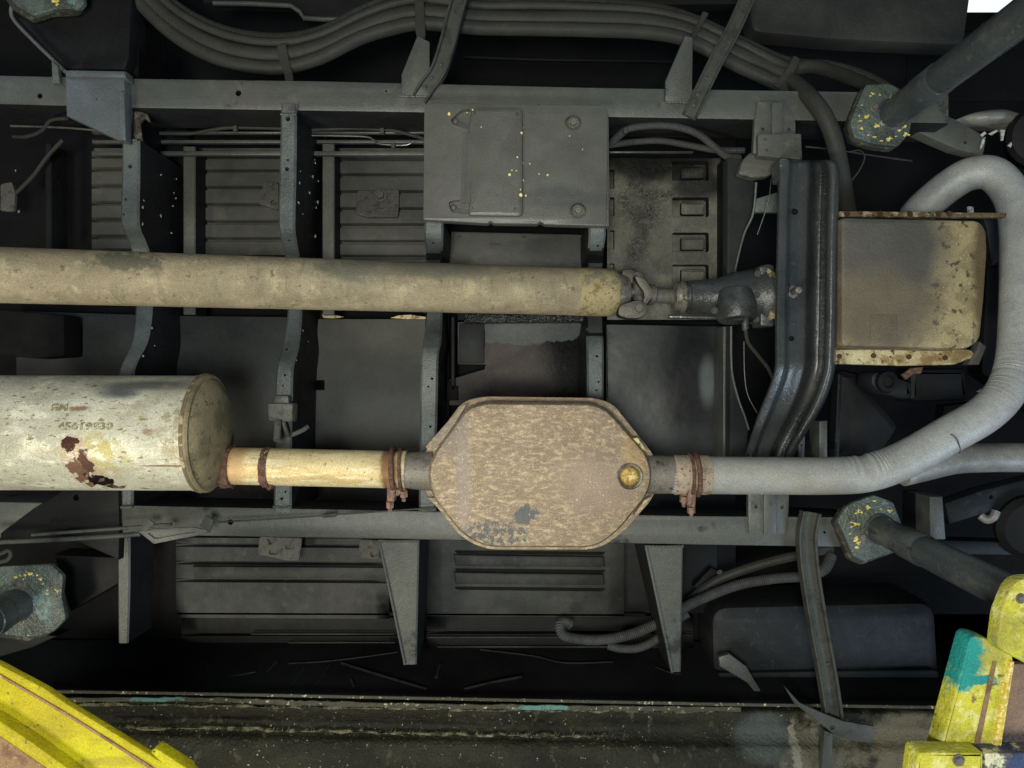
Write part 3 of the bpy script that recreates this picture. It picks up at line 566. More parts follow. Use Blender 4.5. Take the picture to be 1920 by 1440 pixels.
# ================================================================== EXHAUST
g = P(200, 811, 1.30)
mf = thing('muffler', 'big pale rust-speckled muffler drum with a rotted rust hole', 'muffler', g)
ax0 = P(-120, 810.5, 1.30); axd = Vector((1, .0025, .0))
RM = .0962; Xc = P(385, 811, 1.30).x; LM = Xc - ax0.x
m_muf = mat('pale_rusty_muffler', (.57, .555, .45), .45, .2, layers=[nz(7, .4, .62, (.44, .43, .34)), nz(40, .5, .64, (.68, .66, .53), st=(.5, 1, 1)), nz(90, .60, .66, (.26, .22, .13), st=(.5, 1, 1)), nz(170, .61, .67, (.18, .15, .09), st=(.5, 1, 1)),
   bl(P(230, 735, 1.24), (.035, .012, .05), (.13, .14, .15), ns=14, n=1.2, e=.6), bl(P(290, 722, 1.24), (.09, .008, .05), (.14, .145, .13), ns=14, n=.9, e=.6),
   bl(P(185, 855, 1.22), (.045, .04, .06), (.42, .37, .17), ns=45, n=1.8, e=.4, m=(60, .38, .55)), bl(P(335, 815, 1.22), (.028, .045, .05), (.36, .31, .20), ns=60, n=2.2, e=.2, m=(110, .45, .55)), nz(9, .52, .68, (.36, .35, .28), a=.7), nz(14, .56, .66, (.44, .36, .22), st=(.5, 1.5, 1), a=.6), bl(P(285, 808, 1.22), (.010, .006, .05), (.26, .15, .09), ns=90, n=2.2, e=.4, a=.8),
   bl(P(150, 868, 1.22), (.024, .04, .05), (.44, .33, .24), ns=60, n=1.9, e=.12, m=(150, .42, .52)), bl(P(145, 880, 1.22), (.016, .035, .05), (.60, .52, .42), ns=90, n=2.2, e=.1, m=(200, .48, .54)), bl(P(320, 873, 1.22), (.045, .0013, .05), (.22, .14, .07), ns=30, n=.3, e=.3), bl(P(150, 766, 1.22), (.017, .004, .05), (.22, .10, .06), ns=120, n=1.8, e=.5, a=.85),
   bl(P(131, 831, 1.21), (.0105, .0125, .05), (.055, .020, .015), ns=110, n=1.8, e=.05), bl(P(146, 826, 1.21), (.007, .004, .05), (.055, .020, .015), ns=110, n=1.8, e=.05), bl(P(158, 872, 1.21), (.010, .024, .05), (.10, .05, .035), ns=75, n=3.6, e=.1), bl(P(138, 888, 1.21), (.012, .02, .05), (.16, .09, .06), ns=90, n=3.8, e=.1), bl(P(182, 903, 1.23), (.020, .010, .05), (.012, .009, .009), ns=90, n=1.9, e=.06)], bump=(300, .5, .0015), bump2=(60, .3, .002), o=g)
drum = M('drum', rings(ax0, axd, [(0, RM), (LM * .4, RM), (LM * .8, RM), (LM - .012, RM), (LM - .011, RM * 1.012), (LM, RM * 1.012)], 72), m_muf, mf)
m_cap = mat('brown_grey_muffler_end', (.245, .205, .12), .6, .1, layers=[nz(16, .45, .6, (.16, .135, .08)), nz(90, .6, .66, (.09, .07, .045)), bl(P(400, 786, 1.30), (.012, .010, .03), (.12, .10, .06), ns=10, n=.2, e=.15), bl(P(425, 900, 1.25), (.02, .03, .05), (.40, .33, .18), ns=40, n=1.3, e=.3), nz(320, .66, .7, (.34, .3, .2))], bump=(260, .6, .0015), bump2=(30, .3, .003), o=g)
cap = M('end_cap', rings(ax0, axd, [(LM + .001, RM * 1.03), (LM + .007, RM * 1.035), (LM + .010, RM * 1.01), (LM + .010, RM * .95), (LM + .016, RM * .90), (LM + .024, RM * .70), (LM + .029, RM * .3), (LM + .029, RM * .01)], 72), m_cap, mf)
M('rolled_seam', rings(ax0, axd, [(LM - .004, RM * 1.01), (LM - .002, RM * 1.04), (LM + .003, RM * 1.04), (LM + .004, RM * 1.01)], 72, False), mat('dark_seam', (.15, .12, .08), .6, .1, layers=[nz(60, .5, .6, (.38, .33, .22))], bump=(260, .6, .0015)), mf)
# lettering stamped on the drum : GM / 45619030
def stamp(txt, px, py, hpx, wpx):
    cu = bpy.data.curves.new('t', 'FONT'); cu.body = txt; cu.size = 1; cu.extrude = .02; cu.offset = .025; cu.resolution_u = 2
    to = bpy.data.objects.new('t', cu); C.objects.link(to); bpy.context.view_layer.update()
    me = bpy.data.meshes.new_from_object(to); bpy.data.objects.remove(to)
    vs = [v.co.copy() for v in me.vertices]; fs = [tuple(p.vertices) for p in me.polygons]
    x0 = min(v.x for v in vs); x1 = max(v.x for v in vs); y0 = min(v.y for v in vs); y1 = max(v.y for v in vs)
    zc = 1.30 - RM; V = []
    for v in vs:
        X = (px + (v.x - x0) / (x1 - x0) * wpx - 960) * (zc + .002) / F; Y = (py + hpx - (v.y - y0) / (y1 - y0) * hpx - 720) * (zc + .003) / F - ax0.y
        r = RM + .0004 + (.0007 if v.z > 0 else 0); a = math.asin(max(-1, min(1, Y / r)))
        V.append(Vector((X, ax0.y + r * math.sin(a), 1.30 - r * math.cos(a))))
    return M('stamped_marking', (V, fs), m_stamp, drum)
m_stamp = mat('stamped_letter_edges', (.20, .18, .10), .6, bump=None, layers=[nz(150, .5, .56, (.44, .41, .29))])
stamp('GM', 88, 757, 14, 32); stamp('45619030', 108, 792, 14, 104)
# peeled, jagged rust flakes at the rot hole
fk = []
for x, y, l, w_, a in ((168, 908, 20, 9, 15), (190, 900, 14, 8, -35), (208, 912, 26, 7, 5), (226, 914, 18, 5, -8), (158, 890, 9, 6, -70)):
    aa = math.radians(a); dx, dy = math.cos(aa), math.sin(aa); Y = (y - 720) * 1.22 / F - ax0.y; zz = 1.30 - math.sqrt(max(1e-4, RM ** 2 - min(Y * Y, RM ** 2 * .93))) - .004
    p = [(x - dx * l / 2, y - dy * l / 2), (x - dy * w_ * .4, y + dx * w_ * .4), (x + dx * l * .3 - dy * w_ * .5, y + dy * l * .3 + dx * w_ * .5), (x + dx * l / 2, y + dy * l / 2), (x + dx * l * .2 + dy * w_ * .5, y + dy * l * .2 - dx * w_ * .5), (x + dy * w_ * .5, y - dx * w_ * .5)]
    fk.append(prism([(u_, v_, zz + random.uniform(-.004, .006)) for u_, v_ in p], zz, .0015, 0))
q = M('rust_flakes', join(*fk), m_rust, mf)
# tail pipe
tp = thing('intermediate_exhaust_pipe', 'cream coloured exhaust pipe with rusty weld rings by the muffler', 'exhaust pipe', P(600, 878, 1.34))
m_tp = mat('cream_exhaust_pipe', (.66, .55, .31), .5, .15, layers=[nz(12, .42, .6, (.56, .43, .21), st=(.4, 2, 2)), nz(60, .5, .62, (.72, .64, .42), st=(.3, 1.5, 1.5)), nz(160, .62, .67, (.25, .18, .09)), bl(P(440, 860, 1.32), (.02, .05, .1), (.50, .34, .17), ns=40, n=1, e=.4), bl(P(730, 880, 1.32), (.014, .05, .1), (.25, .14, .07), ns=50, n=1.2, e=.3)], bump=(260, .5, .0012), bump2=(50, .2, .002), o=org(tp))
pa = P(415, 873, 1.34); pd = P(762, 881, 1.34) - pa; pl_ = pd.length; rp = .0322
M('pipe', rings(pa, pd, [(0, rp), (pl_ * .3, rp), (pl_ * .6, rp), (pl_ - .012, rp), (pl_ - .010, rp * 1.04), (pl_, rp * 1.04)], 40), m_tp, tp)
def wob(s, r_, k=.07):
    V, Fc = tube([(s[0], s[1], s[2]), (s[0] + s[3], s[1] + s[4], s[2])], r_, 40, smooth=6, rf=lambda a_, b_, th: 1 + k * math.sin(th * 7 + a_ * 300) * .5 + k * math.sin(th * 17 + a_ * 800) * .5)
    return V, Fc
M('weld_ring', wob((416, 874, 1.34, 22, .5), .037), m_rust, tp, 'dark rusty weld at the muffler end')
M('weld_ring', wob((495, 876, 1.34, 14, .3), .0345), m_rust, tp, 'rusty weld ring round the pipe')
M('weld_drip', prism(rnd([(496, 905), (512, 905), (508, 918), (502, 921), (498, 916)], 3), 1.325, .02, .003), m_rust, tp)
# converter / resonator
cvz = 1.285
cv = thing('resonator_box', 'flat octagonal tan rusty resonator box between two pipe clamps', 'resonator', P(1010, 888, cvz))
m_cv = mat('mottled_tan_rust', (.28, .215, .15), .62, .1, layers=[nz(12, .44, .60, (.26, .20, .145)), nz(105, .48, .60, (.46, .375, .25), det=10, rg=.78, st=(.6, 1.2, 1)), nz(120, .53, .62, (.20, .15, .11), det=10, rg=.78, st=(.5, 1.3, 1), m=(9, .38, .58), a=.85), bl(P(835, 800, cvz), (.03, .05, .1), (.22, .19, .16), ns=30, n=1.6, e=.4, a=.7), bl(P(1190, 860, cvz), (.022, .045, .1), (.40, .27, .12), ns=60, n=1.8, e=.3, a=.8, m=(90, .4, .55)), bl(P(1010, 752, cvz), (.14, .006, .1), (.24, .15, .10), ns=30, n=1.4, e=.5, a=.7),
   bl(P(925, 1000, cvz), (.055, .022, .1), (.13, .13, .125), ns=60, n=2.0, e=.15, m=(120, .45, .52)), bl(P(985, 965, cvz), (.02, .015, .1), (.13, .13, .13), ns=70, n=2.0, e=.15), bl(P(870, 900, cvz), (.012, .09, .1), (.30, .27, .25), ns=40, n=1.2, e=.5, a=.5), bl(P(1120, 910, cvz), (.06, .045, .1), (.30, .235, .18), ns=20, n=1, e=.5), nz(240, .62, .66, (.60, .5, .34))], bump=(200, .5, .0015), bump2=(25, .2, .003), o=org(cv))
outl = rnd([(868, 752), (905, 743), (1118, 746), (1150, 757), (1232, 860), (1232, 925), (1170, 998), (1122, 1031), (912, 1031), (866, 1010), (794, 920), (792, 852)], [30, 30, 26, 26, 26, 26, 26, 34, 34, 26, 22, 22], 6)
top_ = rnd([(874, 764), (908, 753), (1112, 755), (1142, 768), (1214, 850), (1226, 884), (1220, 926), (1160, 1000), (1118, 1030), (914, 1030), (868, 1008), (806, 930), (800, 880), (815, 845)], [30, 30, 26, 26, 26, 26, 26, 34, 30, 34, 30, 22, 22, 22], 6)
M('shell', prism(top_, cvz, .075, .016, [(circ(1181, 893, 24, 24), .004)]), m_cv, cv)
M('seam_flange', prism(outl, cvz + .05, .006, .002), m_cv, cv)
# folded edge tabs
M('edge_tab', prism([(797, 838), (866, 760), (876, 757), (834, 826), (806, 846)], cvz + .018, .01, .002), m_cv, cv); M('edge_tab', prism([(1187, 822), (1196, 820), (1218, 850), (1206, 844)], cvz + .006, .01, .002), m_cream, cv)
M('edge_tab', prism([(800, 932), (820, 934), (842, 962), (834, 966)], cvz + .018, .01, .002), m_cv, cv); M('edge_tab', prism([(1208, 938), (1222, 930), (1196, 968), (1188, 966)], cvz + .018, .01, .002), m_cv, cv)
c = P(1181, 893, cvz)
M('plug_ring', rings(c + Vector((0, 0, .003)), Vector((0, 0, -1)), [(0, S(25, cvz)), (.0045, S(25, cvz)), (.0055, S(23, cvz)), (.0045, S(20, cvz)), (0, S(20, cvz))], 36, False), m_steel, cv)
M('brass_plug', rings(c + Vector((0, 0, .0035)), Vector((0, 0, -1)), [(0, S(19.5, cvz)), (.002, S(18, cvz)), (.0035, S(14, cvz)), (.0042, S(8, cvz)), (.0042, .0005)], 36), mat('brass_plug_metal', (.34, .25, .08), .5, .4, layers=[nz(120, .5, .56, (.26, .14, .05)), nz(60, .56, .62, (.55, .42, .2))], bump=(200, .6, .001)), cv)
m_gpipe = mat('grey_painted_pipe', (.30, .30, .28), .48, .2, layers=[nz(9, .4, .65, (.165, .165, .16)), nz(60, .58, .66, (.27, .25, .21), a=.6), nz(280, .66, .7, (.33, .3, .25), a=.6)], bump=(300, .5, .0012), bump2=(40, .2, .002), spec=.45)
m_dpipe = mat('dark_grey_pipe', (.105, .105, .105), .5, .2, layers=[nz(40, .5, .65, (.075, .075, .075))], bump=(300, .5, .0012))
def seg(x0, y0, x1, y1, z, r0, r1): 
    a_ = P(x0, y0, z); d_ = P(x1, y1, z) - a_; l_ = d_.length; return rings(a_, d_, [(0, r0), (l_ * .5, (r0 + r1) / 2), (l_, r1)], 36)
m_neck = mat('dull_brown_grey_neck', (.20, .185, .16), .5, .2, layers=[nz(30, .5, .62, (.13, .12, .105)), nz(90, .6, .66, (.09, .06, .045))], bump=(300, .5, .0012))
M('inlet_stub', seg(1205, 889, 1262, 890, 1.34, .034, .0325), m_neck, cv); M('outlet_stub', seg(752, 882, 812, 883, 1.34, .030, .035), m_neck, cv)
# front pipe
fpz = 1.34
fpp = thing('front_exhaust_pipe', 'grey dusty exhaust pipe bending up along the right edge', 'exhaust pipe', P(1560, 893, 1.34))
path = [(1252, 890, 1.34), (1330, 891, 1.34), (1450, 892, 1.34), (1560, 892, 1.34), (1630, 886, 1.34), (1700, 860, 1.34), (1780, 815, 1.345), (1845, 777, 1.35), (1885, 735, 1.36), (1904, 680, 1.38), (1910, 600, 1.40), (1911, 500, 1.43), (1909, 420, 1.46), (1896, 365, 1.48), (1862, 327, 1.50), (1820, 326, 1.52), (1780, 348, 1.54), (1735, 385, 1.57), (1716, 405, 1.60)]
def wr(s, L_, th):
    k = 1
    for c0, wd in ((.37, .07), (.72, .12)):
        dd = abs(s - c0)
        if dd < wd: k += .022 * (1 - dd / wd) * math.sin(s * 2 * PI / .0125) * (.5 + .5 * math.cos(th - 4.0))
    return k
def wr2(s, L_, th):
    k = 1
    for c0, wd in ((.345, .055), (.66, .12)):
        dd = abs(s - c0)
        if dd < wd: k += (.045 if s < .45 else .02) * (1 - dd / wd) ** 1.2 * math.sin(s * 2 * PI / (.0115 + .002 * math.sin(s * 40))) * max(0, .35 + .65 * math.cos(th - 1.9))
    return k
M('pipe', tube(path, .0325, 40, rf=wr2, step=.0025, smooth=12), mat('silver_grey_pipe', (.37, .38, .375), .5, .15, layers=[bl(P(1450, 900, 1.33), (.25, .05, .2), (.33, .33, .305), ns=8, n=.6, e=.6), nz(40, .48, .65, (.33, .34, .34)), nz(120, .63, .70, (.24, .24, .25), a=.7), nz(7, .52, .68, (.27, .275, .27), a=.7), nz(280, .66, .7, (.4, .38, .34), a=.6)], bump=(280, .5, .0012), bump2=(30, .3, .002), o=org(fpp)), fpp)
q = M('clamp_sleeve', rings(P(1262, 890, 1.34), Vector((1, .005, 0)), [(0, .0325), (.002, .0345), (.058, .0345), (.062, .0335)], 40), mat('pale_rust_sleeve', (.36, .30, .23), .6, .1, layers=[nz(40, .5, .6, (.24, .18, .13)), nz(160, .58, .64, (.14, .09, .06))], bump=(240, .5, .0015)), fpp, 'rust stained sleeve under the clamp')
fpp2 = thing('second_exhaust_pipe', 'short grey branch pipe leaving the frame at the lower right', 'exhaust pipe', P(1850, 858, 1.39))
M('pipe', tube([(1690, 884, 1.355), (1740, 872, 1.36), (1790, 861, 1.375), (1850, 858, 1.385), (1920, 858, 1.39), (2010, 860, 1.40)], .0262, 32), m_gpipe, fpp2)
M('seam_bead', tube([(1783, 814, 1.312), (1793, 822, 1.308), (1799, 838, 1.318), (1799, 850, 1.335)], .0014, 8), m_dpipe, fpp2)
# clamps
def clamp(x, y, z, lbl, s=1, m=None):
    t = thing('pipe_clamp', lbl, 'clamp', P(x, y, z), 'u-bolt clamps on the exhaust pipe'); rr = .0365
    c0 = P(x, y, z); V = []
    pts = []
    for k in range(15):
        a = math.radians(-100 + 200 * k / 14 - 90); pts.append(c0 + Vector((.004 * math.sin(k * .4), rr * math.sin(a) * 1, -rr * math.cos(a + PI / 2 - PI / 2)))) 
    def ring(dx, r0, tw):
        path_ = []
        for k in range(27):
            a = -PI * .62 + 1.24 * PI * 1.25 * k / 26 - .2
            v = c0 + Vector((dx + tw * k / 26, -rr * math.cos(a), -rr * math.sin(a))); path_.append((v.x * F / v.z + 960, v.y * F / v.z + 720, v.z))
        return tube(path_, r0, 10, smooth=0)
    mm = m or m_rust
    M('u_bolt', ring(-.003, .0042, .006), mm, t)
    M('clamp_band', ring(.012, .003, .004) if s > 0 else ring(-.010, .003, .002), mm, t)
    M('saddle', prism(rnd([(x - 12, y + 22), (x + 6, y + 24), (x + 2, y + 62), (x - 12, y + 60)], 3), z - .022, .02, .003), m_rustp, t)
    M('saddle_arm', prism([(x, y + 40), (x + s * 18, y + 34), (x + s * 24, y + 38), (x + s * 24, y + 44), (x + s * 4, y + 52)], z - .012, .012, .003), m_rustp, t)
    for xx, yy in ((x - 6, y + 66), (x + s * 20, y + 46)):
        a_ = P(xx, yy - 6, z - .012); b_ = P(xx, yy + 12, z - .008)
        M('nut', rings(a_, b_ - a_, [(0, .0068), (.011, .0068), (.0111, .0036), (.019, .0036), (.0195, .002)], 6), m_rustp, t)
clamp(737, 880, 1.335, 'rusty u-bolt clamp on the left side of the resonator box', 1)
clamp(1302, 890, 1.335, 'rusty u-bolt clamp on the right side of the resonator box', -1)
# rubber hanger beside the muffler
hg = thing('exhaust_hanger', 'greyish rubber exhaust hanger block under the second crossmember', 'exhaust hanger', P(527, 780, 1.42))
m_hg = mat('dusty_rubber', (.13, .135, .115), .6, layers=[nz(60, .5, .6, (.08, .083, .075))], bump=(240, .6, .002))
M('rubber_block', prism(rnd([(501, 756), (550, 756), (548, 792), (503, 790)], 5), 1.42, .03, .004), m_hg, hg); M('top_bracket', prism([(515, 742), (540, 742), (542, 757), (513, 757)], 1.43, .02, .002), m_frame, hg)
M('hanger_rod', tube([(521, 790, 1.41), (520, 810, 1.40), (519, 826, 1.39)], .0065, 12), m_hg, hg); M('hanger_rod', tube([(530, 790, 1.42), (536, 806, 1.43), (543, 816, 1.45), (565, 808, 1.46), (577, 800, 1.47)], .0045, 12), m_hg, hg)

# ================================================================== HOSE BUNDLE
hbz = 1.50
hb_ = thing('hose_bundle', 'bundle of thick black hoses strapped together above the upper rail', 'hose bundle', P(800, 60, hbz))
off = [0, 22, 40, 56]
base = [(245, -60), (330, 20), (420, 65), (520, 82), (600, 66), (680, 30), (740, 8), (800, 0), (900, 10), (1000, 12), (1110, 14), (1220, 24), (1300, 42), (1390, 85), (1475, 125)]
def hose(dy, r, tail=(), dz=0, start=0, lab=None):
    p = [(x - dy * .15, y + dy * (.9 if x < 1200 else .75), hbz + dz) for x, y in base[start:]] + [(a_, b_, c_) for a_, b_, c_ in tail]
    p = [(a_ + random.uniform(-2, 2), b_ + random.uniform(-2.2, 2.2), c_) for a_, b_, c_ in p]
    cr = r < .008
    return M('hose', tube(p, r, 14, smooth=10, step=.0013 if cr else None, rf=(lambda s, L_, th: 1 + .08 * math.sin(s * 2 * PI / .005)) if cr else None), m_rubber, hb_, lab)
hose(-14, .0075, [(1560, 120, 1.53), (1640, 150, 1.56), (1700, 190, 1.58)], .02)
hose(4, .0135, [(1530, 128, 1.51), (1600, 150, 1.54), (1660, 175, 1.58)], .012)
hose(26, .0155, [(1530, 192, 1.425), (1560, 250, 1.42), (1580, 330, 1.45), (1590, 400, 1.52)], .0, 0, 'hose that drops down past the joint bracket')
hose(48, .0135, [(1500, 170, 1.53)], -.004)
hose(-1, .0085, [(1560, 140, 1.55), (1620, 165, 1.58)], -.002)
def strap(pts, w_=None):
    q = M('clip_strap', prism(rnd(pts, 3, 3), hbz - .019, .006, .002), m_rubber, hb_); return q
strap([(519, 84), (536, 82), (541, 110), (549, 140), (549, 158), (534, 158), (533, 140), (522, 112)])
strap([(777, 0), (795, 0), (797, 40), (798, 64), (795, 80), (784, 80), (779, 60)])
strap([(1318, 20), (1330, 24), (1316, 50), (1304, 72), (1296, 66), (1308, 42)]); strap([(1489, 103), (1502, 110), (1488, 138), (1462, 166), (1450, 158), (1470, 136)])
# diagonal channel braces
def brace(pts, w_, lab, z, holes=(), n=6, bend=None):
    t = thing('diagonal_brace', lab, 'brace', P(pts[0][0], pts[0][1], z), 'black channel braces')
    P_ = cat([P(x, y, zz) for x, y, zz in pts], n) if len(pts) > 2 else [P(*pts[0]), P(*pts[1])]
    prof = [(-1, .020), (-1, 0), (-.86, -.0015), (-.74, .0), (-.7, .010), (.7, .010), (.74, .0), (.86, -.0015), (1, 0), (1, .020)]
    V = []; Fc = []
    for i, c_ in enumerate(P_):
        T = (P_[min(i + 1, len(P_) - 1)] - P_[max(0, i - 1)]); T.z = 0; T.normalize(); Nn = Vector((-T.y, T.x, 0)); hw = S(w_ / 2, z)
        V += [c_ + Nn * hw * a_ + Vector((0, 0, b_)) for a_, b_ in prof]
    m_ = len(prof)
    for i in range(len(P_) - 1):
        for k in range(m_):
            j = (k + 1) % m_; Fc.append((i * m_ + k, i * m_ + j, (i + 1) * m_ + j, (i + 1) * m_ + k))
    Fc.append(tuple(range(m_))); Fc.append(tuple(range(len(V) - m_, len(V))))
    M('channel', (V, Fc), m_brace, t)
    for x, y, r in holes: bolt(t, x, y, z + .009, r, m_boltd, 'rivet', False, round_=True)
    return t
m_brace = mat('brace_paint', (.060, .064, .058), .42, layers=[nz(30, .5, .65, (.04, .042, .04)), nz(200, .68, .72, (.14, .14, .12), a=.5)], bump=(380, .5, .0012), bump2=(60, .3, .002))
brace([(868, -30, 1.43), (852, 25, 1.43), (838, 80, 1.43), (822, 128, 1.43), (800, 160, 1.435), (786, 184, 1.44)], 30, 'bent black channel brace crossing the hoses above the cover plate', 1.43, [(827, 121, 3.5), (809, 146, 3.2), (796, 165, 3.2)])
brace([(1412, -30, 1.42), (1380, 45, 1.42), (1345, 110, 1.42), (1318, 165, 1.425), (1295, 214, 1.43)], 28, 'straight black channel brace crossing the hoses right of the cover plate', 1.42, [(1323, 146, 3.2), (1308, 177, 4.5), (1301, 197, 4.5)])
bt = brace([(1524, 962, 1.42), (1516, 1010, 1.425), (1522, 1080, 1.43), (1538, 1180, 1.44), (1556, 1280, 1.445), (1566, 1350, 1.45)], 34, 'long black channel brace in the lower right over the tank', 1.43, [(1521, 984, 3.5), (1517, 1003, 3.5), (1516, 1034, 3), (1552, 1245, 2.5)])
fk_ = thing('forked_bracket', 'forked flat bracket at the foot of the lower right brace', 'bracket', P(1560, 1350, 1.43))
M('fork_arm', prism([(1470, 1286), (1500, 1318), (1540, 1336), (1580, 1352), (1640, 1362), (1640, 1394), (1600, 1390), (1562, 1376), (1530, 1350), (1490, 1320)], 1.435, .006, .002, [(circ(1560, 1364, 5, 12), .005)]), m_brace, fk_)
M('fork_leg', prism([(1546, 1370), (1562, 1376), (1560, 1450), (1540, 1450)], 1.44, .02, .002), m_brace, fk_)

# ================================================================== JACK POSTS WITH PADS
m_pad = mat('blue_grey_pad_paint', (.070, .092, .080), .4, layers=[nz(18, .48, .6, (.04, .05, .042)), nz(12, .62, .70, (.12, .20, .20)), nz(55, .65, .67, (.50, .40, .07), det=8, rg=.7), nz(90, .69, .72, (.5, .52, .42)), nz(200, .62, .68, (.05, .055, .05))], bump=(160, .8, .003), bump2=(40, .4, .004), spec=.45)
m_post = mat('worn_dark_post', (.075, .09, .095), .30, .35, layers=[nz(14, .5, .65, (.16, .155, .145), st=(1, 1, .4)), nz(60, .6, .68, (.05, .05, .05), st=(1, 1, .3)), nz(100, .6, .68, (.16, .14, .11))], bump=(200, .5, .0015), spec=.45)
m_rubp = mat('grimy_rubber_pad', (.035, .035, .03), .6, layers=[nz(60, .5, .6, (.08, .08, .06))], bump=(200, .8, .002))
m_lip = mat('yellow_chipped_paint', (.55, .42, .07), .6, layers=[nz(160, .5, .56, (.75, .65, .3))], bump=(200, .5, .001))
def stand(cx, cy, outline, p0, p1, r, lbl, chips, bolts, rot=0, col2=None):
    z = 1.425
    t = thing('support_stand', lbl, 'support stand', P(p1[0], p1[1], p1[2]), 'steel support stands under the frame')
    M('rubber_pad', prism(rnd([(x + (cx - x) * .02 - 8, y + 6) for x, y in outline], 5), z + .006, .016, .003), m_rubp, t)
    pd_ = M('pad_plate', prism(rnd(outline, 5, 3), z - .006, .010, .003), m_pad, t)
    a_ = P(*p0); b_ = P(*p1); d_ = b_ - a_; Lp = d_.length
    M('post', rings(a_, d_, [(0, r * 1.0), (Lp * .06, r), (Lp * .5, r), (Lp, r)], 32), m_post, t)
    M('post_collar', rings(a_, d_, [(0, r * 1.18), (.012, r * 1.15), (.016, r)], 32), m_post if col2 is None else col2, t)
    M('post_band', rings(a_, d_, [(Lp * .22, r * 1.0), (Lp * .222, r * 1.06), (Lp * .34, r * 1.06), (Lp * .345, r)], 32), m_post, t)
    fk2 = []
    for x, y, s_ in chips:
        pp = []
        for k in range(9):
            a2 = k * 2 * PI / 9; rr = s_ * (.2 + random.random() * 1.25); pp.append((x + rr * math.cos(a2), y + rr * math.sin(a2) * .7))
        fk2.append(prism(pp, z - .0068, .001, 0))
    q_ = M('yellow_paint_remnants', join(*fk2), m_lip, pd_); q_['kind'] = 'stuff'
    for x, y in bolts: bolt(t, x, y, z - .006, 6, m_steel)
    return t
def chips(cx, cy, a0, a1, r0, n): return [(cx + r0 * math.cos(a) + random.uniform(-3, 3), cy + r0 * .95 * math.sin(a) + random.uniform(-3, 3), random.uniform(2, 5.5)) for a in [math.radians(a0 + (a1 - a0) * k / (n - 1)) for k in range(n)]]
stand(1655, 218, [(1624, 158), (1668, 156), (1700, 172), (1714, 205), (1706, 250), (1684, 275), (1640, 270), (1602, 258), (1594, 230), (1612, 184)], (1668, 218, 1.43), (2060, -75, .905), .0262, 'upper right steel post with an octagonal blue grey pad under the rail', chips(1655, 222, 20, 170, 42, 9) + chips(1650, 215, 180, 300, 40, 5) + [(1645, 235, 6), (1637, 176, 5), (1624, 218, 6), (1700, 252, 6)], [(1640, 201), (1694, 224)])
stand(1640, 988, [(1600, 942), (1640, 928), (1676, 942), (1692, 985), (1688, 1030), (1622, 1054), (1600, 1045), (1586, 1010), (1570, 976), (1585, 952)], (1645, 990, 1.43), (1990, 1160, .95), .0255, 'lower right steel post with a chipped pad, ending at the yellow arm', chips(1632, 988, 120, 260, 38, 8) + [(1605, 982, 8), (1612, 960, 5), (1668, 958, 5), (1607, 1008, 6), (1640, 940, 4), (1608, 1026, 5)], [(1670, 985), (1616, 1006)])
stand(55, 1130, [(0, 1062), (95, 1058), (118, 1080), (115, 1120), (124, 1160), (100, 1185), (60, 1197), (5, 1190), (-30, 1170), (-40, 1085)], (38, 1130, 1.43), (-190, 1260, 1.10), .030, 'lower left steel post with a blue grey pad at the photo edge', chips(50, 1110, 230, 370, 36, 9), [(38, 1164), (40, 1095)])
stand(90, -20, [(20, -40), (150, -40), (158, 6), (148, 16), (100, 18), (62, 30), (30, 12), (14, -10)], (85, -40, 1.43), (-120, -230, 1.10), .030, 'upper left support pad half out of the photo', [(104, 3, 6), (108, 8, 4)], [])
# ================================================================== YELLOW LIFT ARMS
m_yel = mat('yellow_arm_paint', (.44, .40, .010), .5, layers=[nz(7, .42, .62, (.35, .29, .012)), nz(18, .5, .62, (.30, .25, .02), st=(.35, 1.6, 1), a=.8), nz(60, .62, .68, (.16, .12, .03)), nz(120, .68, .72, (.30, .22, .03), a=.6)], bump=(160, .6, .002), bump2=(20, .3, .004))
m_brown = mat('brown_rusty_arm_inside', (.23, .145, .08), .6, .1, layers=[nz(40, .5, .62, (.15, .09, .055)), nz(200, .64, .7, (.4, .3, .2))], bump=(200, .6, .002))
za = 1.02
ya = thing('yellow_lift_arm', 'yellow painted lift arm reaching in from the lower left corner', 'lift arm', P(100, 1400, za), 'yellow lift arms')
M('arm_face', prism([(-60, 1222), (0, 1250), (85, 1296), (125, 1323), (190, 1363), (275, 1415), (345, 1458), (345, 1500), (150, 1500), (60, 1432), (-60, 1362)], za, .014, .005), m_yel, ya)
M('arm_ridge', prism([(-60, 1218), (0, 1247), (85, 1292), (125, 1320), (190, 1360), (275, 1412), (345, 1456), (330, 1462), (272, 1426), (200, 1380), (112, 1326), (50, 1290), (0, 1262), (-60, 1236)], za - .008, .01, .003), m_yel, ya)
M('arm_seam', prism([(-60, 1240), (0, 1265), (50, 1294), (112, 1330), (200, 1384), (275, 1432), (340, 1475), (334, 1478), (272, 1437), (198, 1388), (110, 1334), (48, 1298), (0, 1270), (-60, 1244)], za - .002, .004, 0), m_brown, ya, 'dark weathered seam line')
M('lower_flange', prism([(-60, 1322), (0, 1352), (60, 1392), (140, 1450), (180, 1490), (150, 1500), (82, 1440), (0, 1384), (-60, 1352)], za - .02, .03, .005), m_yel, ya)
M('arm_end_block', prism(rnd([(280, 1411), (291, 1402), (350, 1440), (366, 1462), (320, 1450)], 3), za - .022, .02, .004), m_yel, ya)
M('inner_web', prism([(-60, 1350), (0, 1380), (82, 1436), (140, 1500), (-60, 1500)], za - .004, .03, .004), m_brown, ya)
zb = .98
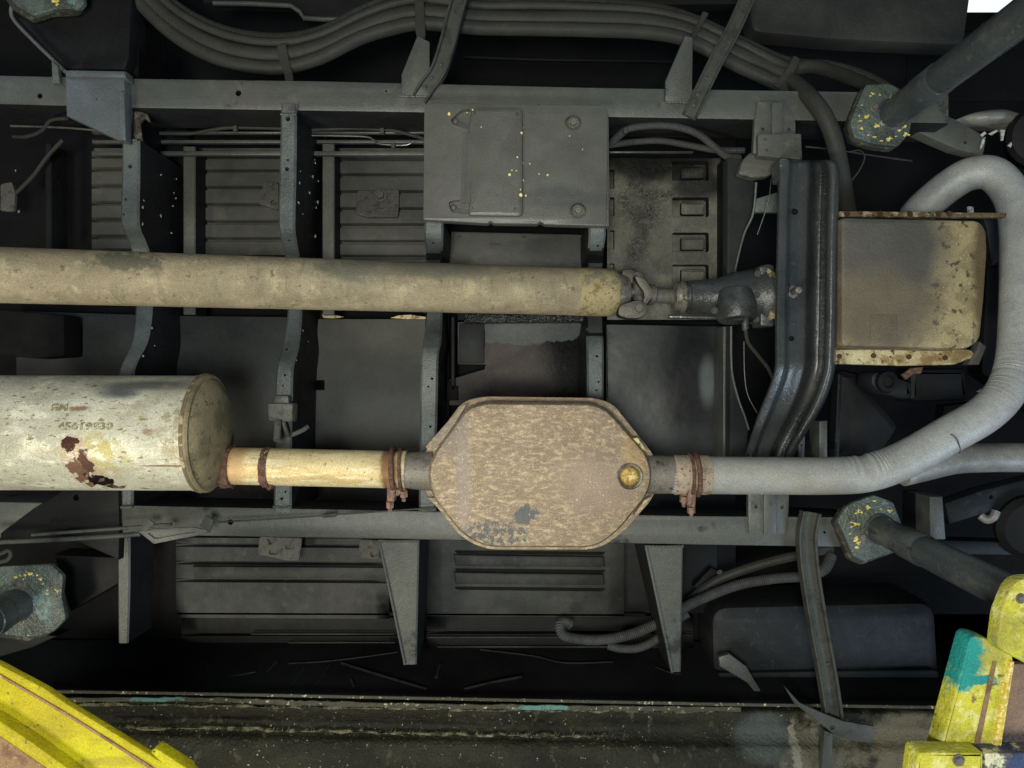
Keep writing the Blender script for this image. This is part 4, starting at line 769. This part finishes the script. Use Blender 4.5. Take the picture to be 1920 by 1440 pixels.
m_yel2 = mat('chipped_yellow_paint', (.50, .48, .05), .5, layers=[nz(16, .60, .66, (.10, .09, .07), st=(.4, 1.5, 1)), nz(50, .5, .6, (.62, .60, .20)), nz(12, .52, .66, (.34, .32, .06)), nz(24, .62, .67, (.20, .13, .07)), nz(110, .62, .67, (.30, .26, .06)), nz(240, .66, .70, (.12, .10, .06)), bl(P(1808, 1225, zb), (.024, .045, .06), (.02, .24, .215), ns=60, n=2.0, e=.25), bl(P(1830, 1275, zb), (.028, .006, .06), (.02, .24, .22), ns=70, n=1.6, e=.2)], bump=(160, .7, .003), bump2=(30, .4, .004), o=P(1850, 1300, zb))
yb = thing('yellow_lift_arm', 'chipped yellow and teal lift arm bracket in the lower right corner', 'lift arm', P(1850, 1300, zb), 'yellow lift arms')
M('upper_plate', prism(rnd([(1902, 1086), (1990, 1080), (1990, 1245), (1930, 1248), (1868, 1215), (1876, 1150)], [26, 4, 4, 6, 14, 10]), zb - .02, .02, .004), m_yel2, yb)
M('side_plate', prism(rnd([(1820, 1190), (1850, 1196), (1900, 1225), (1902, 1250), (1866, 1410), (1838, 1425), (1760, 1414)], [18, 12, 4, 4, 3, 3, 6]), zb, .03, .004), m_yel2, yb)
M('rusty_slot', prism([(1862, 1240), (1869, 1242), (1835, 1408), (1824, 1408)], zb - .0012, .004, 0), m_brown, yb)
M('channel_back', prism([(1898, 1245), (1990, 1245), (1990, 1420), (1862, 1412)], zb + .05, .01, .003), mat('brown_grey_channel', (.26, .17, .12), .5, .1, layers=[nz(12, .45, .62, (.16, .12, .10)), nz(200, .66, .7, (.45, .33, .25), a=.6)], bump=(200, .5, .002)), yb)
M('channel_edge', prism([(1896, 1240), (1904, 1242), (1878, 1408), (1862, 1412), (1880, 1320)], zb - .006, .05, .003), m_lip, yb)
M('foot_plate', prism(rnd([(1722, 1410), (1845, 1412), (1843, 1480), (1712, 1480)], [10, 3, 3, 3]), zb - .03, .03, .004), m_yel2, yb)
M('foot_plate', prism([(1846, 1412), (1990, 1412), (1990, 1480), (1846, 1480)], zb - .026, .03, .004), mat('dark_worn_foot', (.13, .12, .12), .5, .2, layers=[nz(50, .5, .58, (.6, .58, .4)), nz(30, .5, .56, (.05, .07, .14))], bump=(160, .8, .003)), yb)
bolt(yb, 1797, 1425, zb - .03, 8, m_steel); bolt(yb, 1914, 1122, zb - .02, 7, m_steel)

# ================================================================== SILL ALONG THE BOTTOM
sl_ = thing('rocker_sill', 'grimy olive black body sill with peeling seam lips along the bottom', 'sill', P(900, 1370, 1.5))
m_sill = mat('grimy_sill', (.015, .015, .010), .6, layers=[nz(14, .46, .62, (.024, .024, .015), st=(.5, 1, 1)), nz(60, .58, .68, (.055, .052, .033), st=(1, .4, 1)), nz(150, .66, .69, (.35, .33, .25)), bl(P(1520, 1410, 1.5), (.07, .07, .2), (.10, .095, .07), ns=50, n=2.8, e=.4), bl(P(1700, 1400, 1.5), (.10, .08, .2), (.12, .105, .072), ns=24, n=2.2, e=.3), bl(P(1420, 1370, 1.5), (.05, .04, .2), (.06, .07, .065), ns=20, n=1, e=.4), bl(P(1480, 1400, 1.5), (.008, .06, .2), (.20, .19, .15), ns=90, n=3.0, e=.3)], bump=(160, .8, .003), bump2=(40, .6, .006), o=org(sl_))
m_moss = mat('lichen_like_dried_grime', (.13, .125, .075), .8, layers=[nz(40, .42, .58, (.022, .022, .014)), nz(160, .60, .66, (.30, .29, .19))], bump=(120, 1, .006))
m_lipm = mat('peeling_seam_lip', (.06, .058, .042), .6, layers=[nz(40, .52, .6, (.055, .055, .045), st=(.4, 1, 1)), nz(120, .6, .65, (.42, .40, .27)), bl(P(290, 1311, 1.47), (.05, .006, .05), (.09, .2, .18), ns=90, n=2.4, e=.2), bl(P(1010, 1329, 1.47), (.055, .006, .05), (.10, .2, .18), ns=90, n=2.4, e=.2)], bump=(160, .8, .002), o=org(sl_))
def strip(pts_top, wid, z, h, m, name, nseg=60, jag=0, lab=None):
    c_ = cat([Vector((x, y, 0)) for x, y in pts_top], 12); up_ = [(p.x, p.y + random.uniform(-jag, jag)) for p in c_]; dn = [(p.x, p.y + wid + random.uniform(-jag, jag)) for p in reversed(c_)]
    return M(name, prism(up_ + dn, z, h, .0015), m, sl_, lab)
# sill body: rounded shape
def srow(x): 
    b_ = 1301 + x * .019 if x < 1500 else 1329 + (x - 1500) * .01
    return [(x, b_ - 4, 1.505), (x, b_ + 6, 1.482), (x, b_ + 22, 1.480), (x, b_ + 40, 1.488), (x, b_ + 62, 1.478), (x, b_ + 80, 1.462), (x, b_ + 120, 1.452), (x, b_ + 160, 1.45), (x, b_ + 300, 1.46)]
M('sill_face', grid([srow(x) for x in (-100, 100, 300, 500, 700, 900, 1100, 1300, 1500, 1700, 2000)], 3), m_sill, sl_, sharp=60)
strip([(80, 1294), (300, 1297), (640, 1304), (1000, 1311), (1250, 1316), (1400, 1319), (1780, 1324)], 6, 1.470, .003, m_lipm, 'seam_lip', lab='upper thin seam lip')
strip([(80, 1308), (240, 1308), (400, 1308), (520, 1313), (640, 1316), (900, 1321), (1150, 1324), (1390, 1326)], 9, 1.474, .003, m_lipm, 'seam_lip', jag=1.2)
strip([(190, 1362), (400, 1364), (640, 1370), (800, 1374), (1000, 1377), (1140, 1380)], 5, 1.4585, .004, m_moss, 'dried_grime_line', jag=3)
strip([(80, 1318), (400, 1322), (640, 1326), (900, 1330), (1080, 1332), (1340, 1332)], 4, 1.476, .003, m_moss, 'dried_grime_line', jag=2.5)
# hair-like fuzz on the grime line
fz = []
for k in range(420):
    x = random.uniform(190, 1180); row = random.random() < .6; y = (1366 + (x - 190) * .016) if row else (1322 + (x - 190) * .0115); l = random.uniform(4, 13); a_ = math.radians(random.uniform(-75, -35))
    if random.random() < .25: y += random.uniform(0, 70); l *= .5
    zz = 1.452; fz.append(prism([(x, y, zz), (x + .9, y + .9, zz), (x + l * math.cos(a_), y + l * math.sin(a_), zz - .004)], zz, .0006, 0))
q = M('dried_fuzz', join(*fz), m_moss, sl_); q['kind'] = 'stuff'

# ================================================================== TANKS / BODIES BEHIND
tk = thing('fuel_tank', 'dark rounded fuel tank behind the lower right brace', 'fuel tank', P(1540, 1200, 1.6))
m_tank = mat('dusty_dark_tank', (.019, .022, .025), .5, layers=[nz(4, .4, .62, (.012, .014, .016)), nz(60, .58, .68, (.035, .037, .037), a=.6), nz(260, .68, .72, (.12, .13, .13), a=.5)], bump=(300, .4, .001), bump2=(12, .15, .006))
M('tank_shell', prism(rnd([(1330, 1136), (1760, 1126), (1770, 1300), (1335, 1290)], 40, 8), 1.61, .15, .026), m_tank, tk, side=m_side_shade)
M('tank_skirt', prism(rnd([(1342, 1262), (1760, 1256), (1768, 1316), (1400, 1322)], 10), 1.595, .01, .004), m_tank, tk)
M('strap_end', prism([(1348, 1232), (1368, 1226), (1400, 1250), (1436, 1310), (1434, 1320), (1400, 1280), (1350, 1250)], 1.56, .012, .003), m_frame, tk)
tk2 = thing('upper_tank_cover', 'large dark panel in the upper right above the hoses', 'panel', P(1600, 40, 1.62))
M('cover_sheet', prism(rnd([(1395, -60), (1830, -60), (1810, 84), (1770, 84), (1560, 74), (1410, 60)], 16), 1.60, .05, .012), mat('brownish_dark_panel', (.040, .041, .038), .45, layers=[nz(5, .4, .62, (.028, .029, .028)), nz(300, .68, .72, (.09, .09, .08), a=.5)], bump=(320, .5, .001)), tk2)
tk3 = thing('heat_shield_panel', 'dark angular shield behind the hoses at the top left', 'panel', P(650, 15, 1.62))
M('shield', prism([(360, -60), (1500, -60), (1400, 8), (1000, 12), (800, 24), (700, 30), (640, 36), (574, 36), (548, 10), (380, 6)], 1.62, .03, .008), m_dark, tk3)
M('shield_lip', tube([(400, 6, 1.61), (546, 11, 1.61), (570, 34, 1.605), (640, 36, 1.605)], .005, 10, smooth=2), m_frame, tk3)
t = thing('inner_body_seam', 'thin dark body seam running above the upper rail', 'body seam', P(1000, 108, 1.7))
M('seam', prism([(868, 104), (1010, 109), (1200, 112), (1260, 114), (1260, 117), (1000, 113), (868, 108)], 1.70, .01, .001), m_dark, t)
# arm and lever pieces in the upper right
ar = thing('suspension_arm', 'dark flat suspension arm running from the upper right post', 'suspension arm', P(1780, 250, 1.5))
M('arm', prism([(1690, 205), (1730, 198), (1790, 222), (1840, 250), (1850, 262), (1844, 292), (1790, 278), (1715, 245)], 1.50, .03, .004, [(circ(1810, 267, 3), .01)]), m_frame, ar)
ax = thing('front_axle_beam', 'pale grey curved casting at the upper right edge', 'axle', P(1860, 230, 1.5))
M('casting', grid([[(1778, 232, 1.56), (1790, 226, 1.53), (1800, 236, 1.54), (1796, 246, 1.58)], [(1820, 214, 1.55), (1830, 212, 1.50), (1838, 230, 1.50), (1836, 246, 1.56)], [(1870, 208, 1.55), (1880, 206, 1.49), (1884, 226, 1.49), (1880, 248, 1.56)], [(1910, 216, 1.56), (1915, 214, 1.51), (1915, 232, 1.51), (1910, 246, 1.57)], [(1960, 226, 1.58), (1962, 228, 1.55), (1964, 240, 1.55), (1960, 250, 1.58)]], 5), m_gpipe, ax, sharp=60)
dr = thing('brake_drum', 'black round brake part at the right edge above the pipe', 'brake drum', P(1930, 260, 1.48))
M('drum', rings(P(1945, 262, 1.50), Vector((-.4, .1, -1)), [(0, .055), (.01, .06), (.04, .06), (.05, .052), (.052, .02)], 28), m_dark, dr)
w1 = []
for pts in ([(1838, 252), (1846, 246), (1850, 250), (1842, 256)], [(1838, 274), (1843, 258), (1848, 256), (1844, 272), (1838, 280)], [(1854, 250), (1868, 243), (1873, 245), (1860, 253)], [(1877, 243), (1886, 243), (1882, 263), (1878, 263)], [(1891, 272), (1899, 264), (1901, 266), (1897, 276)]):
    w1.append(prism([(1866 + (a_ - 1866) * .97, b_) for a_, b_ in pts], 1.475, .003, .001))
t = thing('broken_paint_flakes', 'white broken paint flakes beside the arm at the right edge', 'paint flakes', P(1865, 258, 1.475)); M('flakes', join(*w1), m_white, t)
# starter, engine side pieces at right below the oil pan
sm = thing('starter_motor', 'dark rounded starter motor under the oil pan flange', 'starter motor', P(1690, 725, 1.5))
M('nose', prism(rnd([(1634, 700), (1650, 694), (1700, 712), (1712, 716), (1712, 750), (1690, 750), (1650, 738), (1632, 722)], [10, 10, 4, 4, 6, 10, 10, 10]), 1.51, .06, .012), m_tank, sm)
M('body', prism(rnd([(1706, 690), (1812, 690), (1818, 752), (1706, 754)], 8), 1.53, .06, .012), m_dark, sm)
M('nose_boss', rings(P(1662, 716, 1.505), Vector((0, 0, -1)), [(0, .022), (.008, .02), (.009, .012), (.004, .010), (.004, .004)], 24), m_dark, sm)
M('rusty_terminal', prism([(1692, 702), (1708, 690), (1732, 688), (1728, 700), (1712, 702), (1700, 712)], 1.49, .008, .002), m_rust, sm)
bh = thing('bell_housing', 'dark casting behind the crossmember above the exhaust pipe', 'bell housing', P(1600, 790, 1.6))
M('casting', prism(rnd([(1568, 690), (1620, 700), (1640, 740), (1690, 800), (1650, 860), (1562, 862)], 14), 1.60, .05, .015), m_dark, bh); M('casting_rib', prism([(1536, 790), (1552, 788), (1552, 862), (1536, 862)], 1.52, .05, .003), m_frame, bh); M('casting_rib', prism([(1498, 822), (1510, 818), (1508, 862), (1496, 862)], 1.53, .05, .002, [(circ(1503, 835, 2), .01)]), m_frame, bh)
M('casting_edge', prism([(1572, 700), (1580, 702), (1574, 862), (1564, 862)], 1.56, .03, .003), m_tank, bh)
eb = thing('engine_block', 'dark engine casting glimpsed beyond the oil pan and pipe', 'engine block', P(1870, 600, 1.6))
M('block_side', prism([(1840, 400), (1920, 405), (1900, 470), (1860, 500), (1850, 430)], 1.56, .05, .006), m_tank, eb); M('block_side', prism([(1850, 500), (1985, 480), (1985, 800), (1840, 700)], 1.60, .05, .01), m_dark, eb)
M('pale_wedge', prism([(1829, 735), (1868, 714), (1874, 724), (1860, 736)], 1.52, .004, .001), m_white, eb, 'pale sliver of metal')
M('bright_tab', prism([(1816, 387), (1825, 387), (1827, 400), (1818, 401)], 1.50, .006, .001), m_white, eb)
M('brown_block', prism([(1770, 760), (1850, 750), (1840, 790), (1760, 830)], 1.60, .03, .006), m_dark, eb)
fs_ = thing('front_support_bracket', 'dark grey upright bracket and arm right of the lower right pad', 'bracket', P(1760, 1000, 1.5))
M('upright', prism([(1743, 931), (1768, 931), (1774, 1012), (1744, 1012)], 1.47, .08, .003), m_frame, fs_); M('lower_bar', prism([(1744, 1012), (1960, 1018), (1960, 1042), (1750, 1040), (1722, 1020)], 1.50, .04, .004), m_tank, fs_)
M('side_arm', prism([(1772, 944), (1840, 920), (1960, 890), (1960, 940), (1860, 960), (1780, 984)], 1.50, .04, .005, [(circ(1858, 932, 4), .01)]), m_tank, fs_); M('dark_post', prism([(1716, 925), (1738, 925), (1738, 1000), (1716, 1000)], 1.52, .05, .004), m_dark, fs_)
cu = thing('cup_end', 'pale metal cup end under the arm at the lower right edge', 'bracket end', P(1852, 970, 1.46)); M('cup', tube([(1838, 966, 1.46), (1850, 974, 1.455), (1862, 970, 1.45), (1868, 958, 1.45)], .008, 12), m_gpipe, cu)
M('drum_edge', rings(P(1925, 985, 1.5), Vector((-.2, .1, -1)), [(0, .06), (.02, .062), (.03, .05), (.031, .01)], 28), m_dark, cu)
# big bracket in the upper left
m_bk = mat('blue_lit_bracket_paint', (.085, .098, .105), .36, layers=[nz(8, .45, .65, (.08, .092, .10)), nz(120, .66, .70, (.2, .21, .2), a=.6)], bump=(380, .5, .0012), bump2=(50, .4, .003), spec=.45)  # bluish, lighter colour puts the cool light into the bracket paint
bk = thing('spring_hanger_bracket', 'large dark folded steel bracket over the upper rail at the left', 'bracket', P(180, 180, 1.42))
M('face_plate', prism([(122, 150), (122, 135), (232, 138), (236, 200), (233, 264), (222, 263), (124, 217)], 1.425, .025, .003, [(circ(181, 186, 2), .003)]), m_bk, bk)
M('bent_lip', prism([(120, 130), (234, 132), (236, 146), (122, 144)], 1.415, .03, .005), m_bk, bk)
M('side_edge', prism([(224, 170), (233, 172), (236, 264), (224, 262)], 1.418, .02, .003), m_bk, bk)
M('upper_box', prism([(24, 28), (60, 30), (150, -60), (250, -60), (242, 110), (234, 132), (120, 130), (108, 118)], 1.47, .06, .01), m_dark, bk)
M('box_edge', tube([(22, 10, 1.44), (24, 34, 1.445), (60, 74, 1.45), (112, 124, 1.45), (122, 134, 1.44)], .0035, 10), m_cross, bk)
M('small_flange', prism([(96, 114), (108, 122), (112, 156), (98, 156)], 1.44, .01, .002), m_cross, bk)
M('post_strip', beam([(240, 258, -60, 1.50), (240, 258, 80, 1.50), (238, 258, 260, 1.50)], 1.60, .003), m_dark, bk)
M('torn_rust', prism([(237, 198), (256, 206), (276, 214), (284, 232), (270, 222), (262, 232), (268, 270), (258, 270), (246, 250)], 1.47, .004, .001), mat('torn_brown_rust', (.075, .06, .048), .7, layers=[nz(80, .5, .6, (.16, .14, .11)), nz(60, .55, .62, (.02, .018, .016))], bump=(200, .8, .003)), bk)
# lower-left dark bracket
lk = thing('rear_spring_bracket', 'dark triangular plate bracket over the lower rail at the left', 'bracket', P(150, 960, 1.42))
M('plate', prism([(0, 1010), (0, 1000), (60, 955), (120, 918), (222, 912), (224, 1000), (222, 1050), (150, 1018)], 1.44, .02, .003, [(circ(143, 933, 6), .015)]), m_dark, lk); M('lower_box', prism([(100, 1040), (222, 1045), (222, 1095), (130, 1148), (110, 1080)], 1.50, .06, .006), m_dark, lk)
M('post_strip', beam([(220, 243, 1003, 1.50), (220, 243, 1100, 1.50), (221, 240, 1206, 1.50)], 1.60, .003), m_frame, lk, side=m_side_shade); M('pad_arm', prism([(-40, 1185), (110, 1192), (60, 1215), (0, 1232), (-40, 1240)], 1.46, .04, .004), m_dark, lk)
# ================================================================== PARKING BRAKE CABLE
pk = thing('parking_brake_linkage', 'thin parking brake rods and cable with a flat hook equaliser along the lower rail', 'brake linkage', P(320, 990, 1.40))
M('rod', tube([(-40, 1018, 1.40), (100, 1012, 1.40), (200, 1006, 1.40), (264, 1001, 1.40)], .0045, 12), m_brace, pk); M('rod', tube([(60, 1003, 1.40), (150, 996, 1.40), (260, 988, 1.40), (322, 983, 1.40)], .0032, 12), m_brace, pk)
eq = rnd([(258, 996), (286, 992), (360, 988), (392, 995), (385, 1002), (340, 1010), (288, 1020)], 3)
M('equaliser_plate', prism(eq, 1.395, .004, .001, [(rnd([(276, 1000), (300, 996), (352, 994), (368, 998), (340, 1002), (290, 1011)], 3), .0035)]), m_frame, pk); M('equaliser_ear', prism([(260, 993), (278, 972), (290, 982), (272, 997)], 1.385, .003, .001), m_brace, pk); M('equaliser_ear', prism([(374, 986), (386, 965), (400, 976), (392, 1000)], 1.385, .003, .001), m_brace, pk)
M('cable', tube([(396, 979, 1.40), (480, 975, 1.40), (600, 967, 1.41), (700, 960, 1.43), (815, 952, 1.435)], .0016, 8), m_brace, pk); M('cable_sleeve', tube([(604, 967, 1.408), (630, 965, 1.412)], .004, 10, smooth=0), m_brace, pk)
# loop at the left edge
lp = thing('cable_loop', 'dark cable loop at the left photo edge above the pad', 'cable', P(0, 1045, 1.42)); M('loop', tube([(-30, 1040, 1.42), (0, 1038, 1.42), (16, 1032, 1.42), (20, 1042, 1.42), (8, 1052, 1.42), (-30, 1054, 1.42)], .004, 10), m_rubber, lp)
# ================================================================== LINES AND CORRUGATED HOSES
def line(nm, lab, c_, pts, r, m, corr=False, clips=()):
    t = thing(nm, lab, c_, P(*pts[0]))
    rf = (lambda s, L_, th: 1 + .09 * math.sin(s * 2 * PI / .0042)) if corr else None
    M('corrugated_tube' if corr else 'tube', tube(pts, r, 14 if corr else 10, rf=rf, step=.0011 if corr else None, smooth=10), m, t)
    for x, y, z in clips: M('clip', prism(rnd(box(x - 4, y - 5, x + 4, y + 6), 2, 2), z, .01, .002), m_brace, t)
    return t
line('brake_line', 'metal brake line between first and second crossmember', 'brake line', [(300, 250, 1.56), (360, 250, 1.56), (400, 243, 1.55), (440, 239, 1.55), (530, 241, 1.55)], .0035, m_rubber, clips=[(440, 239, 1.54)])
line('brake_line', 'upper black line right of the second crossmember with a small clip', 'brake line', [(585, 244, 1.55), (650, 241, 1.55), (720, 243, 1.55), (760, 250, 1.55), (800, 262, 1.56)], .0035, m_rubber, clips=[(716, 244, 1.54)])
line('brake_line', 'thin shiny line with a brass union left of the cover plate', 'brake line', [(585, 254, 1.54), (680, 256, 1.54), (700, 262, 1.54), (714, 270, 1.54), (760, 272, 1.54), (776, 264, 1.54)], .002, m_line, clips=[(737, 271, 1.53)])
line('brake_line', 'thin straight metal line above the first left bay', 'brake line', [(20, 236, 1.56), (130, 240, 1.56), (230, 250, 1.56)], .0022, m_frame)
line('wiring', 'black wiring hanging in the upper left bay', 'wiring', [(125, 222, 1.46), (95, 226, 1.48), (78, 245, 1.50), (50, 256, 1.52), (25, 256, 1.54)], .0035, m_rubber)
line('wiring', 'diagonal black cable in the left bay', 'wiring', [(118, 262, 1.55), (90, 292, 1.56), (62, 330, 1.57), (30, 362, 1.58)], .004, m_rubber)
line('corrugated_hose', 'upper corrugated hose right of the cover plate', 'hose', [(1142, 272, 1.54), (1160, 255, 1.51), (1180, 241, 1.49), (1225, 235, 1.48), (1270, 238, 1.48), (1310, 252, 1.49), (1345, 280, 1.51), (1365, 294, 1.53), (1385, 296, 1.55)], .0068, m_corr, True, clips=[(1173, 243, 1.48)])
line('corrugated_hose', 'lower corrugated hose right of the cover plate', 'hose', [(1145, 272, 1.55), (1190, 266, 1.53), (1240, 264, 1.52), (1290, 272, 1.52), (1340, 281, 1.53), (1395, 282, 1.54)], .0062, m_corr, True)
line('corrugated_hose', 'thick corrugated hose curving behind the lower right outrigger', 'hose', [(1068, 1170, 1.62), (1058, 1166, 1.61), (1050, 1172, 1.60), (1054, 1188, 1.59), (1072, 1196, 1.585), (1120, 1200, 1.58), (1180, 1190, 1.58), (1240, 1165, 1.58), (1300, 1130, 1.57), (1380, 1098, 1.56), (1450, 1085, 1.55), (1510, 1080, 1.54), (1545, 1068, 1.54), (1560, 1040, 1.55)], .0102, m_corr, True)
line('corrugated_hose', 'second corrugated hose looping below the first', 'hose', [(1140, 1210, 1.61), (1165, 1216, 1.605), (1200, 1214, 1.60), (1235, 1196, 1.60), (1262, 1168, 1.60), (1290, 1150, 1.60)], .0085, m_corr, True)
line('smooth_hose', 'dark smooth hose behind the corrugated hose at the lower right', 'hose', [(1290, 1130, 1.62), (1340, 1090, 1.60), (1420, 1060, 1.59), (1500, 1040, 1.58), (1560, 1028, 1.58)], .010, m_rubber)
line('wiring', 'fine looping wires beside the upper right pad', 'wiring', [(1592, 285, 1.56), (1612, 282, 1.56), (1621, 295, 1.56), (1612, 318, 1.56), (1596, 340, 1.56)], .0016, m_brace)
line('wiring', 'fine cable behind the upper right pad', 'wiring', [(1510, 275, 1.58), (1560, 280, 1.58), (1640, 292, 1.58), (1710, 302, 1.58)], .0018, m_brace)
# ================================================================== ANCHOR PLATES
m_anch = mat('rusty_grey_anchor_plate', (.085, .084, .075), .6, layers=[nz(50, .5, .6, (.055, .052, .046)), nz(160, .6, .66, (.13, .125, .105))], bump=(160, 1, .003))
def anchor(pts, z, lab, holes=(), bolts=()):
    t = thing('anchor_plate', lab, 'anchor plate', P(pts[0][0], pts[0][1], z), 'small anchor plates on the floor pan'); M('plate', prism(rnd(pts, 5, 3), z, .008, .002, holes), m_anch, t)
    for x, y, r in bolts: bolt(t, x, y, z, r, m_boltd, h=.01)
anchor([(669, 357), (748, 355), (747, 407), (690, 408), (667, 402)], 1.64, 'rectangular anchor plate with a bolt and slot in the third bay', [(rnd(box(704, 390, 720, 397), 2), .006)], [(713, 366, 9)])
anchor([(494, 340), (522, 342), (522, 395), (484, 382)], 1.64, 'anchor plate partly hidden by the second crossmember', [(circ(512, 380, 5), .006)], [(508, 347, 5)])
anchor([(486, 1006), (566, 1009), (561, 1052), (540, 1052), (483, 1040)], 1.60, 'pitted anchor plate with slots below the lower rail', [(rnd(box(504, 1031, 521, 1040), 4), .006), (rnd([(500, 1010), (522, 1012), (506, 1022)], 3), .006), (rnd(box(535, 1022, 545, 1030), 3), .006)])
anchor([(674, 1012), (712, 1013), (712, 1050), (672, 1046)], 1.60, 'anchor plate left of the lower left outrigger', [(circ(700, 1039, 6), .006)], [(697, 1018, 4)])
anchor([(0, 345), (22, 340), (28, 362), (26, 396), (0, 396)], 1.60, 'pale anchor plate at the far left edge')
bx = thing('left_bay_box', 'black box in the dark left bay below the driveshaft', 'box', P(70, 640, 1.6)); M('box_body', prism(rnd([(-60, 575), (120, 590), (120, 668), (60, 672), (-60, 660)], 4), 1.56, .06, .004), m_black, bx)
st_ = thing('tapered_bracket', 'small dark lug with a bolt behind the lower right outrigger', 'bracket', P(1330, 1070, 1.6)); M('lug', prism([(1300, 1100), (1334, 1064), (1354, 1074), (1340, 1092), (1316, 1110)], 1.61, .02, .003), m_dark, st_); bolt(st_, 1350, 1074, 1.60, 4, m_boltd)
# ================================================================== CEILING LIGHT OF THE WORKSHOP, seen through a gap
lt = thing('ceiling_light', 'bright white workshop light glimpsed in the top right corner', 'ceiling light', P(1860, -10, 2.6))
me_ = bpy.data.materials.new('lit_diffuser'); me_.use_nodes = True; b_ = me_.node_tree.nodes['Principled BSDF']; b_.inputs['Base Color'].default_value = (.8, .85, .9, 1); b_.inputs['Emission Color'].default_value = (.85, .93, 1, 1); b_.inputs['Emission Strength'].default_value = 1.1
M('diffuser', prism([(1814, -60), (1906, -60), (1904, 22), (1814, 22)], 2.6, .03, .004), me_, lt)
M('housing', prism([(1700, 22), (2000, 22), (2000, 58), (1700, 58)], 2.59, .05, .004), m_dark, lt)
print('objects', len(bpy.data.objects))
